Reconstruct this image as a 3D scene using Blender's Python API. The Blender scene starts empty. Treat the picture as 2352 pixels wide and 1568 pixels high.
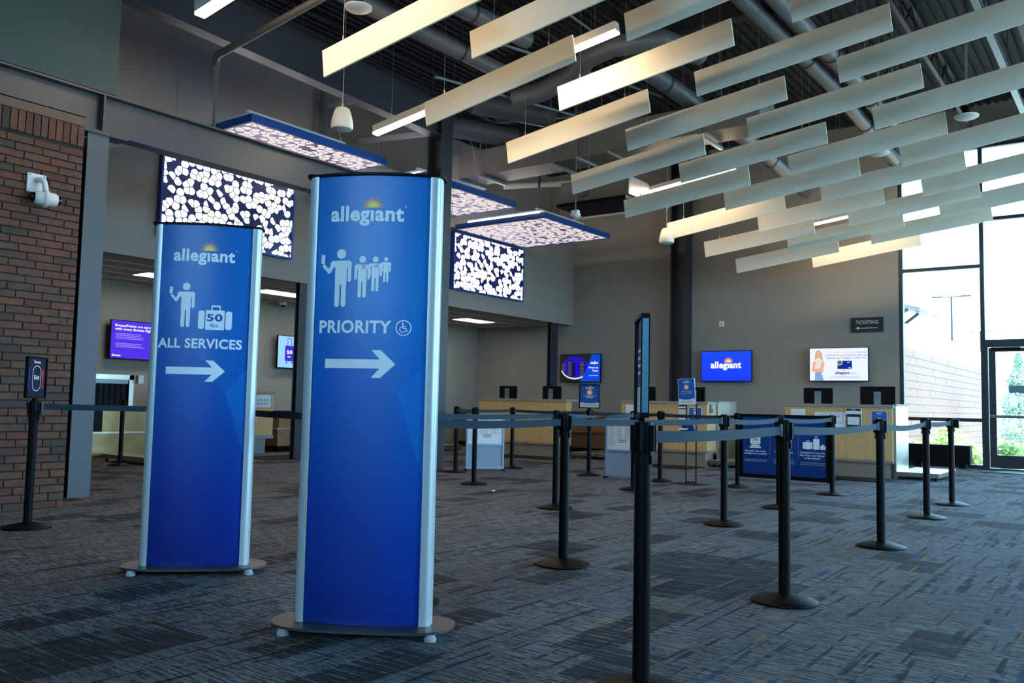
import bpy, bmesh, math, random
from mathutils import Vector, Matrix
random.seed(7)
SC = bpy.context.scene
COL = SC.collection
R = math.radians

# ---------------------------------------------------------------- camera, sky, sun, exposure
yaw, pitch, roll, FPX = R(36.71137), R(4.12292), R(1.22648), 1979.05
fw = Vector((-math.sin(yaw)*math.cos(pitch), math.cos(yaw)*math.cos(pitch), math.sin(pitch)))
r0 = Vector((math.cos(yaw), math.sin(yaw), 0)); u0 = r0.cross(fw)
rt = math.cos(roll)*r0 + math.sin(roll)*u0
up = -math.sin(roll)*r0 + math.cos(roll)*u0
cd = bpy.data.cameras.new('camera'); cam = bpy.data.objects.new('camera', cd); COL.objects.link(cam)
cd.sensor_width = 36.0; cd.sensor_fit = 'HORIZONTAL'; cd.lens = 36.0*FPX/2352
cam.matrix_world = Matrix(((rt.x, up.x, -fw.x, 0), (rt.y, up.y, -fw.y, 0), (rt.z, up.z, -fw.z, 1.075), (0, 0, 0, 1)))
cd.clip_end = 400; cd.dof.use_dof = True; cd.dof.focus_distance = 4.3; cd.dof.aperture_fstop = 7.0
SC.camera = cam
w = bpy.data.worlds.new('sky'); SC.world = w; w.use_nodes = True
bg = w.node_tree.nodes['Background']
bg.inputs[0].default_value = (0.38, 0.69, 1.0, 1); bg.inputs[1].default_value = 9.5
sd = bpy.data.lights.new('sun', 'SUN'); sd.energy = 12.0; sd.angle = R(0.6); sd.color = (1, .94, .85)
sun = bpy.data.objects.new('sun', sd); COL.objects.link(sun)
sun.rotation_euler = Vector((-.45, .30, -1.0)).to_track_quat('-Z', 'Y').to_euler()
SC.view_settings.view_transform = 'Standard'; SC.view_settings.look = 'None'
SC.view_settings.exposure = 0.55; SC.view_settings.gamma = 1.0; SC.view_settings.use_curve_mapping = False

# ---------------------------------------------------------------- materials
def lin(c):
    if isinstance(c, str):
        c = [int(c[i:i+2], 16)/255 for i in (1, 3, 5)]
    return tuple((x/12.92 if x <= .04045 else ((x+.055)/1.055)**2.4) for x in c)
MATS = {}
def mat(name, color, rough=.6, metal=0., spec=.5, noise=None, bump=None, emit=None, estr=1., rand=None):
    """color hex; noise=(scale, amount); bump=(scale, strength); rand=object-random value spread"""
    if name in MATS: return MATS[name]
    m = bpy.data.materials.new(name); m.use_nodes = True; nt = m.node_tree
    b = nt.nodes['Principled BSDF']; c = lin(color)
    b.inputs['Base Color'].default_value = (*c, 1); b.inputs['Roughness'].default_value = rough
    b.inputs['Metallic'].default_value = metal; b.inputs['Specular IOR Level'].default_value = spec
    tc = nt.nodes.new('ShaderNodeTexCoord')
    if noise:
        n = nt.nodes.new('ShaderNodeTexNoise'); n.inputs['Scale'].default_value = noise[0]; n.inputs['Detail'].default_value = 4
        nt.links.new(tc.outputs['Object'], n.inputs['Vector'])
        r = nt.nodes.new('ShaderNodeMapRange'); r.inputs['To Min'].default_value = 1-noise[1]; r.inputs['To Max'].default_value = 1+noise[1]
        nt.links.new(n.outputs['Fac'], r.inputs['Value'])
        mx = nt.nodes.new('ShaderNodeVectorMath'); mx.operation = 'SCALE'; mx.inputs[0].default_value = c
        nt.links.new(r.outputs[0], mx.inputs['Scale']); nt.links.new(mx.outputs[0], b.inputs['Base Color'])
    if bump:
        n2 = nt.nodes.new('ShaderNodeTexNoise'); n2.inputs['Scale'].default_value = bump[0]; n2.inputs['Detail'].default_value = 3
        nt.links.new(tc.outputs['Object'], n2.inputs['Vector'])
        bu = nt.nodes.new('ShaderNodeBump'); bu.inputs['Strength'].default_value = bump[1]; bu.inputs['Distance'].default_value = .01
        nt.links.new(n2.outputs['Fac'], bu.inputs['Height']); nt.links.new(bu.outputs[0], b.inputs['Normal'])
    if emit:
        b.inputs['Emission Color'].default_value = (*lin(emit), 1); b.inputs['Emission Strength'].default_value = estr
    MATS[name] = m
    return m
def emitm(name, color, s=1.):
    if name in MATS: return MATS[name]
    m = bpy.data.materials.new(name); m.use_nodes = True; nt = m.node_tree; nt.nodes.clear()
    e = nt.nodes.new('ShaderNodeEmission'); o = nt.nodes.new('ShaderNodeOutputMaterial')
    e.inputs[0].default_value = (*lin(color), 1); e.inputs[1].default_value = s
    nt.links.new(e.outputs[0], o.inputs[0]); MATS[name] = m
    return m
class NT:
    """tiny node helper"""
    def __init__(s, m): s.nt = m.node_tree
    def n(s, t, **k):
        x = s.nt.nodes.new('ShaderNode'+t)
        for a, v in k.items(): setattr(x, a, v)
        return x
    def l(s, a, b): s.nt.links.new(a, b)
    def m(s, op, a, b=None, c=None):
        x = s.n('Math', operation=op)
        for i, v in enumerate((a, b, c)):
            if v is None: continue
            if isinstance(v, (int, float)): x.inputs[i].default_value = v
            else: s.l(v, x.inputs[i])
        return x.outputs[0]
    def mix(s, f, a, b):
        x = s.n('Mix', data_type='RGBA')
        for sock, v in ((x.inputs[0], f), (x.inputs[6], a), (x.inputs[7], b)):
            if isinstance(v, (int, float)): sock.default_value = v
            elif isinstance(v, tuple): sock.default_value = (*v, 1)
            else: s.l(v, sock)
        return x.outputs[2]

def glass_mat():
    m = bpy.data.materials.new('window_glass'); m.use_nodes = True; m.node_tree.nodes.clear(); h = NT(m)
    t = h.n('BsdfTransparent'); t.inputs[0].default_value = (.93, .97, .97, 1)
    g = h.n('BsdfGlossy'); g.inputs['Roughness'].default_value = .02; g.inputs[0].default_value = (1, 1, 1, 1)
    f = h.n('Fresnel'); f.inputs[0].default_value = 1.35
    x = h.n('MixShader'); o = h.n('OutputMaterial')
    h.l(f.outputs[0], x.inputs[0]); h.l(t.outputs[0], x.inputs[1]); h.l(g.outputs[0], x.inputs[2]); h.l(x.outputs[0], o.inputs[0])
    return m
GLASS = glass_mat()

def carpet_mat():
    m = bpy.data.materials.new('carpet'); m.use_nodes = True; h = NT(m); b = m.node_tree.nodes['Principled BSDF']
    tc = h.n('TexCoord'); sp = h.n('SeparateXYZ'); h.l(tc.outputs['Object'], sp.inputs[0]); X, Y = sp.outputs[0], sp.outputs[1]
    def noise(sx, sy, off=0., det=2., sc=1.):
        c = h.n('CombineXYZ'); h.l(h.m('MULTIPLY', X, sx), c.inputs[0]); h.l(h.m('MULTIPLY', Y, sy), c.inputs[1]); c.inputs[2].default_value = off
        n = h.n('TexNoise'); n.inputs['Scale'].default_value = sc; n.inputs['Detail'].default_value = det
        h.l(c.outputs[0], n.inputs['Vector']); return n.outputs['Fac']
    def step(v, lo, hi):
        r = h.n('MapRange'); r.inputs['From Min'].default_value = lo; r.inputs['From Max'].default_value = hi; h.l(v, r.inputs[0]); return r.outputs[0]
    def cell(sx, sy, seed):
        fx = h.m('FLOOR', h.m('MULTIPLY', X, sx)); 
        w0 = h.n('TexWhiteNoise', noise_dimensions='2D'); c0 = h.n('CombineXYZ'); h.l(fx, c0.inputs[0]); c0.inputs[1].default_value = seed; h.l(c0.outputs[0], w0.inputs['Vector'])
        fy = h.m('FLOOR', h.m('ADD', h.m('MULTIPLY', Y, sy), h.m('MULTIPLY', w0.outputs['Value'], 7.)))
        w1 = h.n('TexWhiteNoise', noise_dimensions='3D'); c1 = h.n('CombineXYZ'); h.l(fx, c1.inputs[0]); h.l(fy, c1.inputs[1]); c1.inputs[2].default_value = seed; h.l(c1.outputs[0], w1.inputs['Vector'])
        return w1.outputs['Value']
    weft = noise(6.5, 75, 0, 4); weft2 = noise(30, 170, 5, 2)
    dash = step(weft, .44, .57); dash2 = step(weft2, .42, .62)
    plank = cell(2.05, 2.04, 3.); plank2 = cell(4.1, 2.04, 9.)
    edge = step(noise(2.5, 42, 9, 3), .34, .48)
    dark = h.m('MULTIPLY', step(plank, .86, .88), edge)
    darkb = h.m('MULTIPLY', step(plank2, .90, .92), step(noise(2, 45, 2, 2), .34, .5))
    longl = h.m('MULTIPLY', step(noise(26, .9, 12, 2), .57, .62), step(noise(6, 5, 3, 2), .40, .48))
    big = noise(1.1, .8, 30, 3)
    base = h.mix(dash, lin('#17191d'), lin('#6f7378'))
    base = h.mix(h.m('MULTIPLY', dash2, .45), base, lin('#969798'))
    base = h.mix(h.m('MULTIPLY', step(big, .42, .62), .35), base, lin('#47474a'))
    base = h.mix(h.m('MULTIPLY', dark, .8), base, lin('#1d1e21'))
    base = h.mix(h.m('MULTIPLY', darkb, .8), base, lin('#191b1f'))
    base = h.mix(h.m('MULTIPLY', longl, .8), base, lin('#1d1f24'))
    blue = h.m('MULTIPLY', step(noise(13, .8, 51, 1), .64, .68), step(noise(3, 2.2, 7, 1), .5, .58))
    base = h.mix(h.m('MULTIPLY', blue, .6), base, lin('#1f3a63'))
    yel = h.m('MULTIPLY', step(noise(24, .35, 77, 1), .68, .70), step(noise(1.5, 2.4, 23, 2), .5, .56))
    base = h.mix(h.m('MULTIPLY', yel, .75), base, lin('#93732f'))
    h.l(base, b.inputs['Base Color']); b.inputs['Roughness'].default_value = .95; b.inputs['Specular IOR Level'].default_value = .15
    bu = h.n('Bump'); bu.inputs['Strength'].default_value = .5; bu.inputs['Distance'].default_value = .004
    h.l(noise(90, 210, 1, 2), bu.inputs['Height']); h.l(bu.outputs[0], b.inputs['Normal'])
    return m

def pebble_mat(name, strength, gaps, wash, tint='#fff6fa'):
    """perforated blue sheet over a backlit diffuser: pebble-shaped openings glow"""
    m = bpy.data.materials.new(name); m.use_nodes = True; nt = m.node_tree; nt.nodes.clear(); h = NT(m)
    tc = h.n('TexCoord')
    mp = h.n('Mapping'); mp.inputs['Scale'].default_value = (1, 1, 1); h.l(tc.outputs['UV'], mp.inputs[0])
    S = 8.4
    def vor(feat):
        v = h.n('TexVoronoi', feature=feat, voronoi_dimensions='2D'); v.inputs['Scale'].default_value = S; v.inputs['Randomness'].default_value = .85
        h.l(mp.outputs[0], v.inputs['Vector']); return v
    ed = vor('DISTANCE_TO_EDGE').outputs['Distance']; f1 = vor('F1')
    inside = h.m('MULTIPLY', h.m('GREATER_THAN', ed, .062), h.m('LESS_THAN', f1.outputs['Distance'], .54))
    sc = h.n('SeparateColor'); h.l(f1.outputs['Color'], sc.inputs[0])
    on = h.m('GREATER_THAN', sc.outputs[0], gaps)
    mask = h.m('MULTIPLY', inside, on)
    b = h.n('BsdfPrincipled'); b.inputs['Base Color'].default_value = (*lin('#16306e'), 1); b.inputs['Roughness'].default_value = .35
    b.inputs['Emission Color'].default_value = (*lin('#c3a9d2'), 1); b.inputs['Emission Strength'].default_value = wash  # lilac glow painted on the sheet for light spilling from the wall panels
    e = h.n('Emission'); e.inputs[0].default_value = (*lin(tint), 1); e.inputs[1].default_value = strength
    x = h.n('MixShader'); o = h.n('OutputMaterial')
    h.l(mask, x.inputs[0]); h.l(b.outputs[0], x.inputs[1]); h.l(e.outputs[0], x.inputs[2]); h.l(x.outputs[0], o.inputs[0])
    return m

def wood_mat(name, c1, c2):
    m = bpy.data.materials.new(name); m.use_nodes = True; h = NT(m); b = m.node_tree.nodes['Principled BSDF']
    tc = h.n('TexCoord'); mp = h.n('Mapping'); mp.inputs['Scale'].default_value = (14, 14, .9); h.l(tc.outputs['Object'], mp.inputs[0])
    n = h.n('TexNoise'); n.inputs['Scale'].default_value = 2.2; n.inputs['Detail'].default_value = 5; h.l(mp.outputs[0], n.inputs['Vector'])
    mp2 = h.n('Mapping'); mp2.inputs['Scale'].default_value = (90, 90, 1.5); h.l(tc.outputs['Object'], mp2.inputs[0])
    n2 = h.n('TexNoise'); n2.inputs['Scale'].default_value = 1.5; h.l(mp2.outputs[0], n2.inputs['Vector'])
    f = h.m('ADD', h.m('MULTIPLY', n.outputs['Fac'], .6), h.m('MULTIPLY', n2.outputs['Fac'], .4))
    r = h.n('MapRange'); r.inputs['From Min'].default_value = .35; r.inputs['From Max'].default_value = .65; h.l(f, r.inputs[0])
    h.l(h.mix(r.outputs[0], lin(c1), lin(c2)), b.inputs['Base Color']); b.inputs['Roughness'].default_value = .45
    MATS[name] = m; return m
def brushed_mat(name, c, rough=.28):
    m = bpy.data.materials.new(name); m.use_nodes = True; h = NT(m); b = m.node_tree.nodes['Principled BSDF']
    b.inputs['Base Color'].default_value = (*lin(c), 1); b.inputs['Metallic'].default_value = 1; b.inputs['Roughness'].default_value = rough
    tc = h.n('TexCoord'); mp = h.n('Mapping'); mp.inputs['Scale'].default_value = (3, 3, 260); h.l(tc.outputs['Object'], mp.inputs[0])
    n = h.n('TexNoise'); n.inputs['Scale'].default_value = 1; h.l(mp.outputs[0], n.inputs['Vector'])
    n2 = h.n('TexNoise'); n2.inputs['Scale'].default_value = 1.6; h.l(tc.outputs['Object'], n2.inputs['Vector'])
    bu = h.n('Bump'); bu.inputs['Strength'].default_value = .25; bu.inputs['Distance'].default_value = .05
    h.l(h.m('ADD', h.m('MULTIPLY', n.outputs['Fac'], .05), n2.outputs['Fac']), bu.inputs['Height']); h.l(bu.outputs[0], b.inputs['Normal'])
    return m
def brick_mat():
    m = bpy.data.materials.new('fired_brick'); m.use_nodes = True; h = NT(m); b = m.node_tree.nodes['Principled BSDF']
    oi = h.n('ObjectInfo'); cr = h.n('ValToRGB'); cr.color_ramp.interpolation = 'LINEAR'
    el = cr.color_ramp.elements; el[0].position = 0; el[0].color = (*lin('#44372e'), 1); el[1].position = 1; el[1].color = (*lin('#80482f'), 1)
    for p_, c_ in ((.18, '#5f4436'), (.36, '#6b4a3a'), (.5, '#6b4633'), (.72, '#77442f'), (.86, '#5c352a')):
        e_ = el.new(p_); e_.color = (*lin(c_), 1)
    h.l(oi.outputs['Random'], cr.inputs[0])
    tc = h.n('TexCoord'); ad = h.n('VectorMath', operation='ADD'); h.l(tc.outputs['Object'], ad.inputs[0])
    cx = h.n('CombineXYZ'); h.l(h.m('MULTIPLY', oi.outputs['Random'], 40.), cx.inputs[0]); h.l(cx.outputs[0], ad.inputs[1])
    n = h.n('TexNoise'); n.inputs['Scale'].default_value = 16; n.inputs['Detail'].default_value = 5; h.l(ad.outputs[0], n.inputs['Vector'])
    r = h.n('MapRange'); r.inputs['From Min'].default_value = .3; r.inputs['From Max'].default_value = .72; h.l(n.outputs['Fac'], r.inputs[0])
    h.l(h.mix(h.m('MULTIPLY', r.outputs[0], .7), cr.outputs[0], lin('#40352d')), b.inputs['Base Color'])
    b.inputs['Roughness'].default_value = .85
    bu = h.n('Bump'); bu.inputs['Strength'].default_value = .7; bu.inputs['Distance'].default_value = .006
    h.l(n.outputs['Fac'], bu.inputs['Height']); h.l(bu.outputs[0], b.inputs['Normal'])
    return m
def belt_mat():
    m = bpy.data.materials.new('belt_webbing'); m.use_nodes = True; h = NT(m); b = m.node_tree.nodes['Principled BSDF']
    tc = h.n('TexCoord'); sp = h.n('SeparateXYZ'); h.l(tc.outputs['UV'], sp.inputs[0])
    s = h.m('SINE', h.m('MULTIPLY', sp.outputs[1], 37.7))
    r = h.n('MapRange'); r.inputs['From Min'].default_value = -1; r.inputs['To Min'].default_value = 0; h.l(s, r.inputs[0])
    h.l(h.mix(r.outputs[0], lin('#26333b'), lin('#2e3d46')), b.inputs['Base Color']); b.inputs['Roughness'].default_value = .8; b.inputs['Specular IOR Level'].default_value = .12
    b.inputs['Sheen Weight'].default_value = .08
    bu = h.n('Bump'); bu.inputs['Strength'].default_value = .12; bu.inputs['Distance'].default_value = .001
    h.l(s, bu.inputs['Height']); h.l(bu.outputs[0], b.inputs['Normal'])
    return m
def print_mat(name, stops, facets=True, zmin=0., zmax=1., emit=0.):
    """printed blue artwork: vertical blend with faint straight-edged facets (u = local x, v = local z)"""
    m = bpy.data.materials.new(name); m.use_nodes = True; h = NT(m); b = m.node_tree.nodes['Principled BSDF']
    tc = h.n('TexCoord'); sp = h.n('SeparateXYZ'); h.l(tc.outputs['Object'], sp.inputs[0]); X, Z = sp.outputs[0], sp.outputs[2]
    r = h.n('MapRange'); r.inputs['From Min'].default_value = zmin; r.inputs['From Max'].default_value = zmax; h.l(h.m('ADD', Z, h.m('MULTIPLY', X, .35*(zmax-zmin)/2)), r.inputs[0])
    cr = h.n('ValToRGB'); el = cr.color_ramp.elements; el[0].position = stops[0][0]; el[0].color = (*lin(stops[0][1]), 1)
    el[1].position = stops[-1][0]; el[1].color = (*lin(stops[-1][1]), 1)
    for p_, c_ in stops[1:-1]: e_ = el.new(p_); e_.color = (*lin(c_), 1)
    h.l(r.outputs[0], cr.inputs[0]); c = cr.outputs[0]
    if facets:
        H = zmax-zmin
        def tri(a, bb, cc, amt, base):
            pts = [a, bb, cc]; f = None
            for i in range(3):
                (ax, az), (bx, bz) = pts[i], pts[(i+1) % 3]
                az = zmin+az*H; bz = zmin+bz*H
                d = h.m('SUBTRACT', h.m('MULTIPLY', h.m('SUBTRACT', X, ax), bz-az), h.m('MULTIPLY', h.m('SUBTRACT', Z, az), bx-ax))
                g = h.m('GREATER_THAN', d, 0); f = g if f is None else h.m('MULTIPLY', f, g)
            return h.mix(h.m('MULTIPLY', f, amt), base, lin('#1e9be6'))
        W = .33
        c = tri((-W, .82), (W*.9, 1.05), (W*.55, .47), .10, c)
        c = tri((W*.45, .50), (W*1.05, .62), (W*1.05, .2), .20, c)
    h.l(c, b.inputs['Base Color']); b.inputs['Roughness'].default_value = .35; b.inputs['Specular IOR Level'].default_value = .4
    if emit: h.l(c, b.inputs['Emission Color']); b.inputs['Emission Strength'].default_value = emit
    return m

M = dict(
    joist=mat('dark_joist_paint', '#1b1e20', .6),
    wall=mat('taupe_wall_paint', '#8a847a', .8, noise=(2.5, .03), bump=(180, .12)),
    wall_teal=mat('grey_green_wall_paint', '#3f4f4c', .8, noise=(2.5, .03), bump=(180, .12)),
    carpet=carpet_mat(), brick=brick_mat(), mortar=mat('dark_mortar', '#2a2725', .9, bump=(60, .5)),
    steel=mat('dark_painted_steel', '#25282d', .5, noise=(6, .06)), beam=mat('bronze_painted_steel', '#413f40', .42, noise=(5, .08)),
    black=mat('black_plastic', '#08090b', .5, spec=.12), blackm=mat('black_powder_coat', '#08090b', .5, spec=.12, bump=(300, .1)),
    deck=mat('dark_roof_deck', '#121517', .8), duct=mat('painted_duct_metal', '#55595c', .45, noise=(4, .05)), ductbox=mat('duct_sheet_metal', '#6a6660', .5, noise=(3, .05)),
    strut=mat('galvanised_strut', '#7b8488', .4, metal=.6), wire=mat('steel_wire', '#8d9294', .4, metal=.8),
    baffle=mat('off_white_felt', '#e2ddcb', .95, bump=(400, .15)),
    alu=mat('satin_aluminium', '#c2c8ca', .35, metal=.3), base=mat('grey_metallic_base', '#5c5a5a', .4, metal=.7, bump=(500, .1)),
    white=mat('white_plastic', '#d9d9d6', .5), offw=mat('warm_white_plastic', '#cfcbbd', .55), wood=wood_mat('light_oak_veneer', '#b8905a', '#d2ac74'),
    top=mat('grey_laminate', '#8c8578', .5), stain=brushed_mat('brushed_stainless', '#c0b8aa'), bronze2=brushed_mat('warm_stainless', '#8f7650', .3), bronze=mat('bronze_stainless', '#8a6b4c', .4, metal=.35, noise=(1.5, .2)),
    kick=mat('kick_plate_metal', '#a39582', .3, metal=.4, noise=(3, .12)),
    belt=belt_mat(), artw=mat('printed_white', '#eef6fb', .5), sunO=mat('printed_orange', '#ffa878', .5), sunY=mat('printed_yellow', '#fff07a', .5),
    artb=mat('printed_blue', '#0d55a8', .5), paper=mat('white_paper', '#dcdde0', .7), greyp=mat('grey_panel', '#8798ac', .55), navy=mat('printed_navy', '#123a7c', .45),
    ink=mat('grey_ink', '#5a6470', .7), inkblack=mat('black_ink', '#16181c', .6), tile=mat('acoustic_tile', '#a59d92', .9, bump=(250, .3)), grid=mat('tile_grid', '#b8b1a6', .6),
    warm=emitm('warm_lamp_lens', '#ffe0b8', 36.), trof=emitm('troffer_lens', '#fff6e4', 9.), tube=emitm('tube_lamp', '#fff1e2', 28.),
    canblue=mat('blue_painted_frame', '#0a4796', .4), concrete=mat('pale_concrete', '#a09a90', .9, noise=(3, .05)), block=mat('split_face_block', '#6a5348', .9, noise=(8, .1)),
)
PEB_WALL = pebble_mat('glowing_pebble_sheet', 2.0, .14, .0)
PEB_CAN = pebble_mat('glowing_pebble_canopy_sheet', .66, .12, .14, '#fff2f2')

# ---------------------------------------------------------------- mesh helpers
class MB:
    def __init__(s): s.bm = bmesh.new(); s.uv = None
    def box(s, a, b, mtx=None, bev=0):
        a = Vector(a); b = Vector(b); c = (a+b)/2; d = b-a
        r = bmesh.ops.create_cube(s.bm, size=1, matrix=(mtx or Matrix()) @ Matrix.Translation(c) @ Matrix.Diagonal((abs(d.x), abs(d.y), abs(d.z), 1)))
        if bev:
            es = list({e for v in r['verts'] for e in v.link_edges})
            bmesh.ops.bevel(s.bm, geom=es, offset=bev, segments=2, affect='EDGES', profile=.6)
        return s
    def cyl(s, p0, p1, r, n=16, r2=None):
        p0 = Vector(p0); p1 = Vector(p1); d = p1-p0
        q = d.to_track_quat('Z', 'Y').to_matrix().to_4x4()
        bmesh.ops.create_cone(s.bm, cap_ends=True, segments=n, radius1=r, radius2=r if r2 is None else r2, depth=d.length, matrix=Matrix.Translation((p0+p1)/2) @ q)
        return s
    def lathe(s, prof, n=32, c=(0, 0, 0), mtx=None):
        rings = []
        for r, z in prof:
            if r < 1e-6: rings.append([s.bm.verts.new(Vector((0, 0, z)))])
            else: rings.append([s.bm.verts.new(Vector((r*math.cos(2*math.pi*i/n), r*math.sin(2*math.pi*i/n), z))) for i in range(n)])
        for a, b in zip(rings, rings[1:]):
            for i in range(n):
                j = (i+1) % n
                f = [a[0 if len(a) == 1 else i], a[0 if len(a) == 1 else j], b[0 if len(b) == 1 else j], b[0 if len(b) == 1 else i]]
                f2 = []
                for v in f:
                    if v not in f2: f2.append(v)
                if len(f2) > 2: s.bm.faces.new(f2)
        for ring in rings:
            for v in ring: v.co = (mtx @ v.co if mtx else v.co) + Vector(c)
        return s
    def tube(s, pts, r, n=8):
        pts = [Vector(p) for p in pts]; rings = []
        for i, p in enumerate(pts):
            d = (pts[min(i+1, len(pts)-1)]-pts[max(i-1, 0)]).normalized()
            a = d.cross(Vector((0, 0, 1))); a = a.normalized() if a.length > .01 else Vector((1, 0, 0)); b = d.cross(a)
            rings.append([s.bm.verts.new(p+r*(math.cos(2*math.pi*k/n)*a+math.sin(2*math.pi*k/n)*b)) for k in range(n)])
        for A, B in zip(rings, rings[1:]):
            for k in range(n): s.bm.faces.new((A[k], A[(k+1) % n], B[(k+1) % n], B[k]))
        s.bm.faces.new(rings[0]); s.bm.faces.new(rings[-1][::-1])
        return s
    def prism(s, poly, fn, t0, t1):
        """poly of (u,v); fn(u,v,t) -> xyz"""
        A = [s.bm.verts.new(Vector(fn(u, v, t0))) for u, v in poly]; B = [s.bm.verts.new(Vector(fn(u, v, t1))) for u, v in poly]
        s.bm.faces.new(A); s.bm.faces.new(B[::-1]); n = len(poly)
        for i in range(n): s.bm.faces.new((A[i], B[i], B[(i+1) % n], A[(i+1) % n]))
        return s
    def build(s, name, m, parent=None, loc=None, smooth=False, kind=None, label=None):
        bmesh.ops.recalc_face_normals(s.bm, faces=s.bm.faces[:])
        me = bpy.data.meshes.new(name); s.bm.to_mesh(me); s.bm.free()
        for mm in (m if isinstance(m, list) else [m]): me.materials.append(mm)
        if smooth:
            me.shade_smooth()
            try: me.set_sharp_from_angle(angle=R(38))
            except Exception: pass
        o = bpy.data.objects.new(name, me); COL.objects.link(o)
        if parent: o.parent = parent
        if loc is not None: o.location = loc
        if kind: o['kind'] = kind
        if label: o['label'] = label
        return o
def tag(o, label, cat, group=None, kind=None):
    o['label'] = label; o['category'] = cat
    if group: o['group'] = group
    if kind: o['kind'] = kind
    return o
def thing(name, label, cat, loc=(0, 0, 0), rz=0., group=None):
    o = bpy.data.objects.new(name, None); o.empty_display_size = .1; COL.objects.link(o)
    o.location = loc; o.rotation_euler = (0, 0, rz)
    return tag(o, label, cat, group)
def struct(name, m, parent=None, loc=None, boxes=(), **k):
    b = MB()
    for a, c in boxes: b.box(a, c)
    o = b.build(name, m, parent, loc, **k)
    if not parent: o['kind'] = 'structure'
    return o
def instances(o, parent): # copy a child with shared mesh
    c = o.copy(); COL.objects.link(c); c.parent = parent; return c
def dup(root, loc, rz=None, label=None, group=None):
    r = root.copy(); COL.objects.link(r); r.location = loc
    if rz is not None: r.rotation_euler = (0, 0, rz)
    if label: r['label'] = label
    if group: r['group'] = group
    for ch in list(root.children):
        c = ch.copy(); COL.objects.link(c); c.parent = r
        for g in list(ch.children):
            d = g.copy(); COL.objects.link(d); d.parent = c
    return r

# flat print: polygons in (u, v) mapped onto a surface
def circle(cx, cy, r, n=24, r2=None, a0=0, a1=2*math.pi):
    return [(cx+r*math.cos(a0+(a1-a0)*i/n), cy+(r2 or r)*math.sin(a0+(a1-a0)*i/n)) for i in range(n)]
def rrect(x0, y0, x1, y1, r, n=5):
    P = []
    for cx, cy, a in ((x1-r, y1-r, 0), (x0+r, y1-r, 90), (x0+r, y0+r, 180), (x1-r, y0+r, 270)):
        P += [(cx+r*math.cos(R(a+90*i/n)), cy+r*math.sin(R(a+90*i/n))) for i in range(n+1)]
    return P
def rect(x0, y0, x1, y1): return [(x0, y0), (x1, y0), (x1, y1), (x0, y1)]
def capsule(x0, y0, x1, y1, r, n=8):
    a = math.atan2(y1-y0, x1-x0)
    return [(x1+r*math.cos(a-math.pi/2+math.pi*i/n), y1+r*math.sin(a-math.pi/2+math.pi*i/n)) for i in range(n+1)] + \
           [(x0+r*math.cos(a+math.pi/2+math.pi*i/n), y0+r*math.sin(a+math.pi/2+math.pi*i/n)) for i in range(n+1)]
CAP = {}
def text_geo(s, bold=.0):
    k = (s, bold)
    if k in CAP: return CAP[k]
    cu = bpy.data.curves.new('t', 'FONT'); cu.body = s
    cu.offset = bold; cu.resolution_u = 4
    if bold: cu.space_character = 1.0+bold*2
    ob = bpy.data.objects.new('t', cu); COL.objects.link(ob)
    dg = bpy.context.evaluated_depsgraph_get(); me = ob.evaluated_get(dg).to_mesh()
    V = [(v.co.x, v.co.y) for v in me.vertices]; F = [tuple(p.vertices) for p in me.polygons]
    ob.evaluated_get(dg).to_mesh_clear(); bpy.data.objects.remove(ob); bpy.data.curves.remove(cu)
    CAP[k] = (V, F); return V, F
def text(s, x, y, w, h=None, bold=.02, al='L'):
    """returns (verts, faces) with baseline y; w = width; h = cap height"""
    V, F = text_geo(s, bold); H = text_geo('H', bold)[0]
    x0 = min(v[0] for v in V); x1 = max(v[0] for v in V); ch = max(v[1] for v in H)
    sx = w/(x1-x0); sy = h/ch if h else sx
    ox = x if al == 'L' else x-w/2 if al == 'C' else x-w
    return [((v[0]-x0)*sx+ox, v[1]*sy+y) for v in V], F
def art(name, items, m, fn, parent, bis=None, kind=None, label=None):
    """items: polygons or (verts, faces); fn(u, v) -> xyz"""
    bm = bmesh.new()
    for ii, it in enumerate(items):
        nb_ = len(bm.verts)
        if isinstance(it, tuple) and len(it) == 2 and isinstance(it[1], list) and it[1] and isinstance(it[1][0], tuple) and all(isinstance(q, int) for q in it[1][0]):
            vs = [bm.verts.new((u, v, 0)) for u, v in it[0]]
            for f in it[1]:
                try: bm.faces.new([vs[i] for i in f])
                except ValueError: pass
        else:
            bm.faces.new([bm.verts.new((u, v, 0)) for u, v in it])
        bm.verts.ensure_lookup_table()
        for k_ in range(nb_, len(bm.verts)): bm.verts[k_].co.z = (ii if len(items) < 16 else 0)*.00012
    bm.normal_update()
    bmesh.ops.triangulate(bm, faces=bm.faces[:], ngon_method='EAR_CLIP')
    if bis:
        for u in bis: bmesh.ops.bisect_plane(bm, geom=bm.verts[:]+bm.edges[:]+bm.faces[:], plane_co=(u, 0, 0), plane_no=(1, 0, 0))
    bm.normal_update()
    fl = [f for f in bm.faces if f.normal.z < 0]
    if fl: bmesh.ops.reverse_faces(bm, faces=fl)
    for v in bm.verts:
        u_, v_, o_ = v.co; p0 = Vector(fn(u_, v_)); nn = (Vector(fn(u_+.001, v_))-p0).cross(Vector(fn(u_, v_+.001))-p0)
        v.co = p0+nn.normalized()*o_
    me = bpy.data.meshes.new(name); bm.to_mesh(me); bm.free(); me.materials.append(m)
    o = bpy.data.objects.new(name, me); COL.objects.link(o); o.parent = parent
    if kind: o['kind'] = kind
    if label: o['label'] = label
    return o
def sunburst(cx, cy, r, k=1.0, n=11):
    P = [(cx-r*.95, cy)]
    P = []
    for i in range(2*n-1):
        a = math.pi*i/(2*n-2); rr = r if i % 2 == 0 else r*.52
        P.append((cx+rr*k*math.cos(a), cy+rr*math.sin(a)))
    return P
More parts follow.
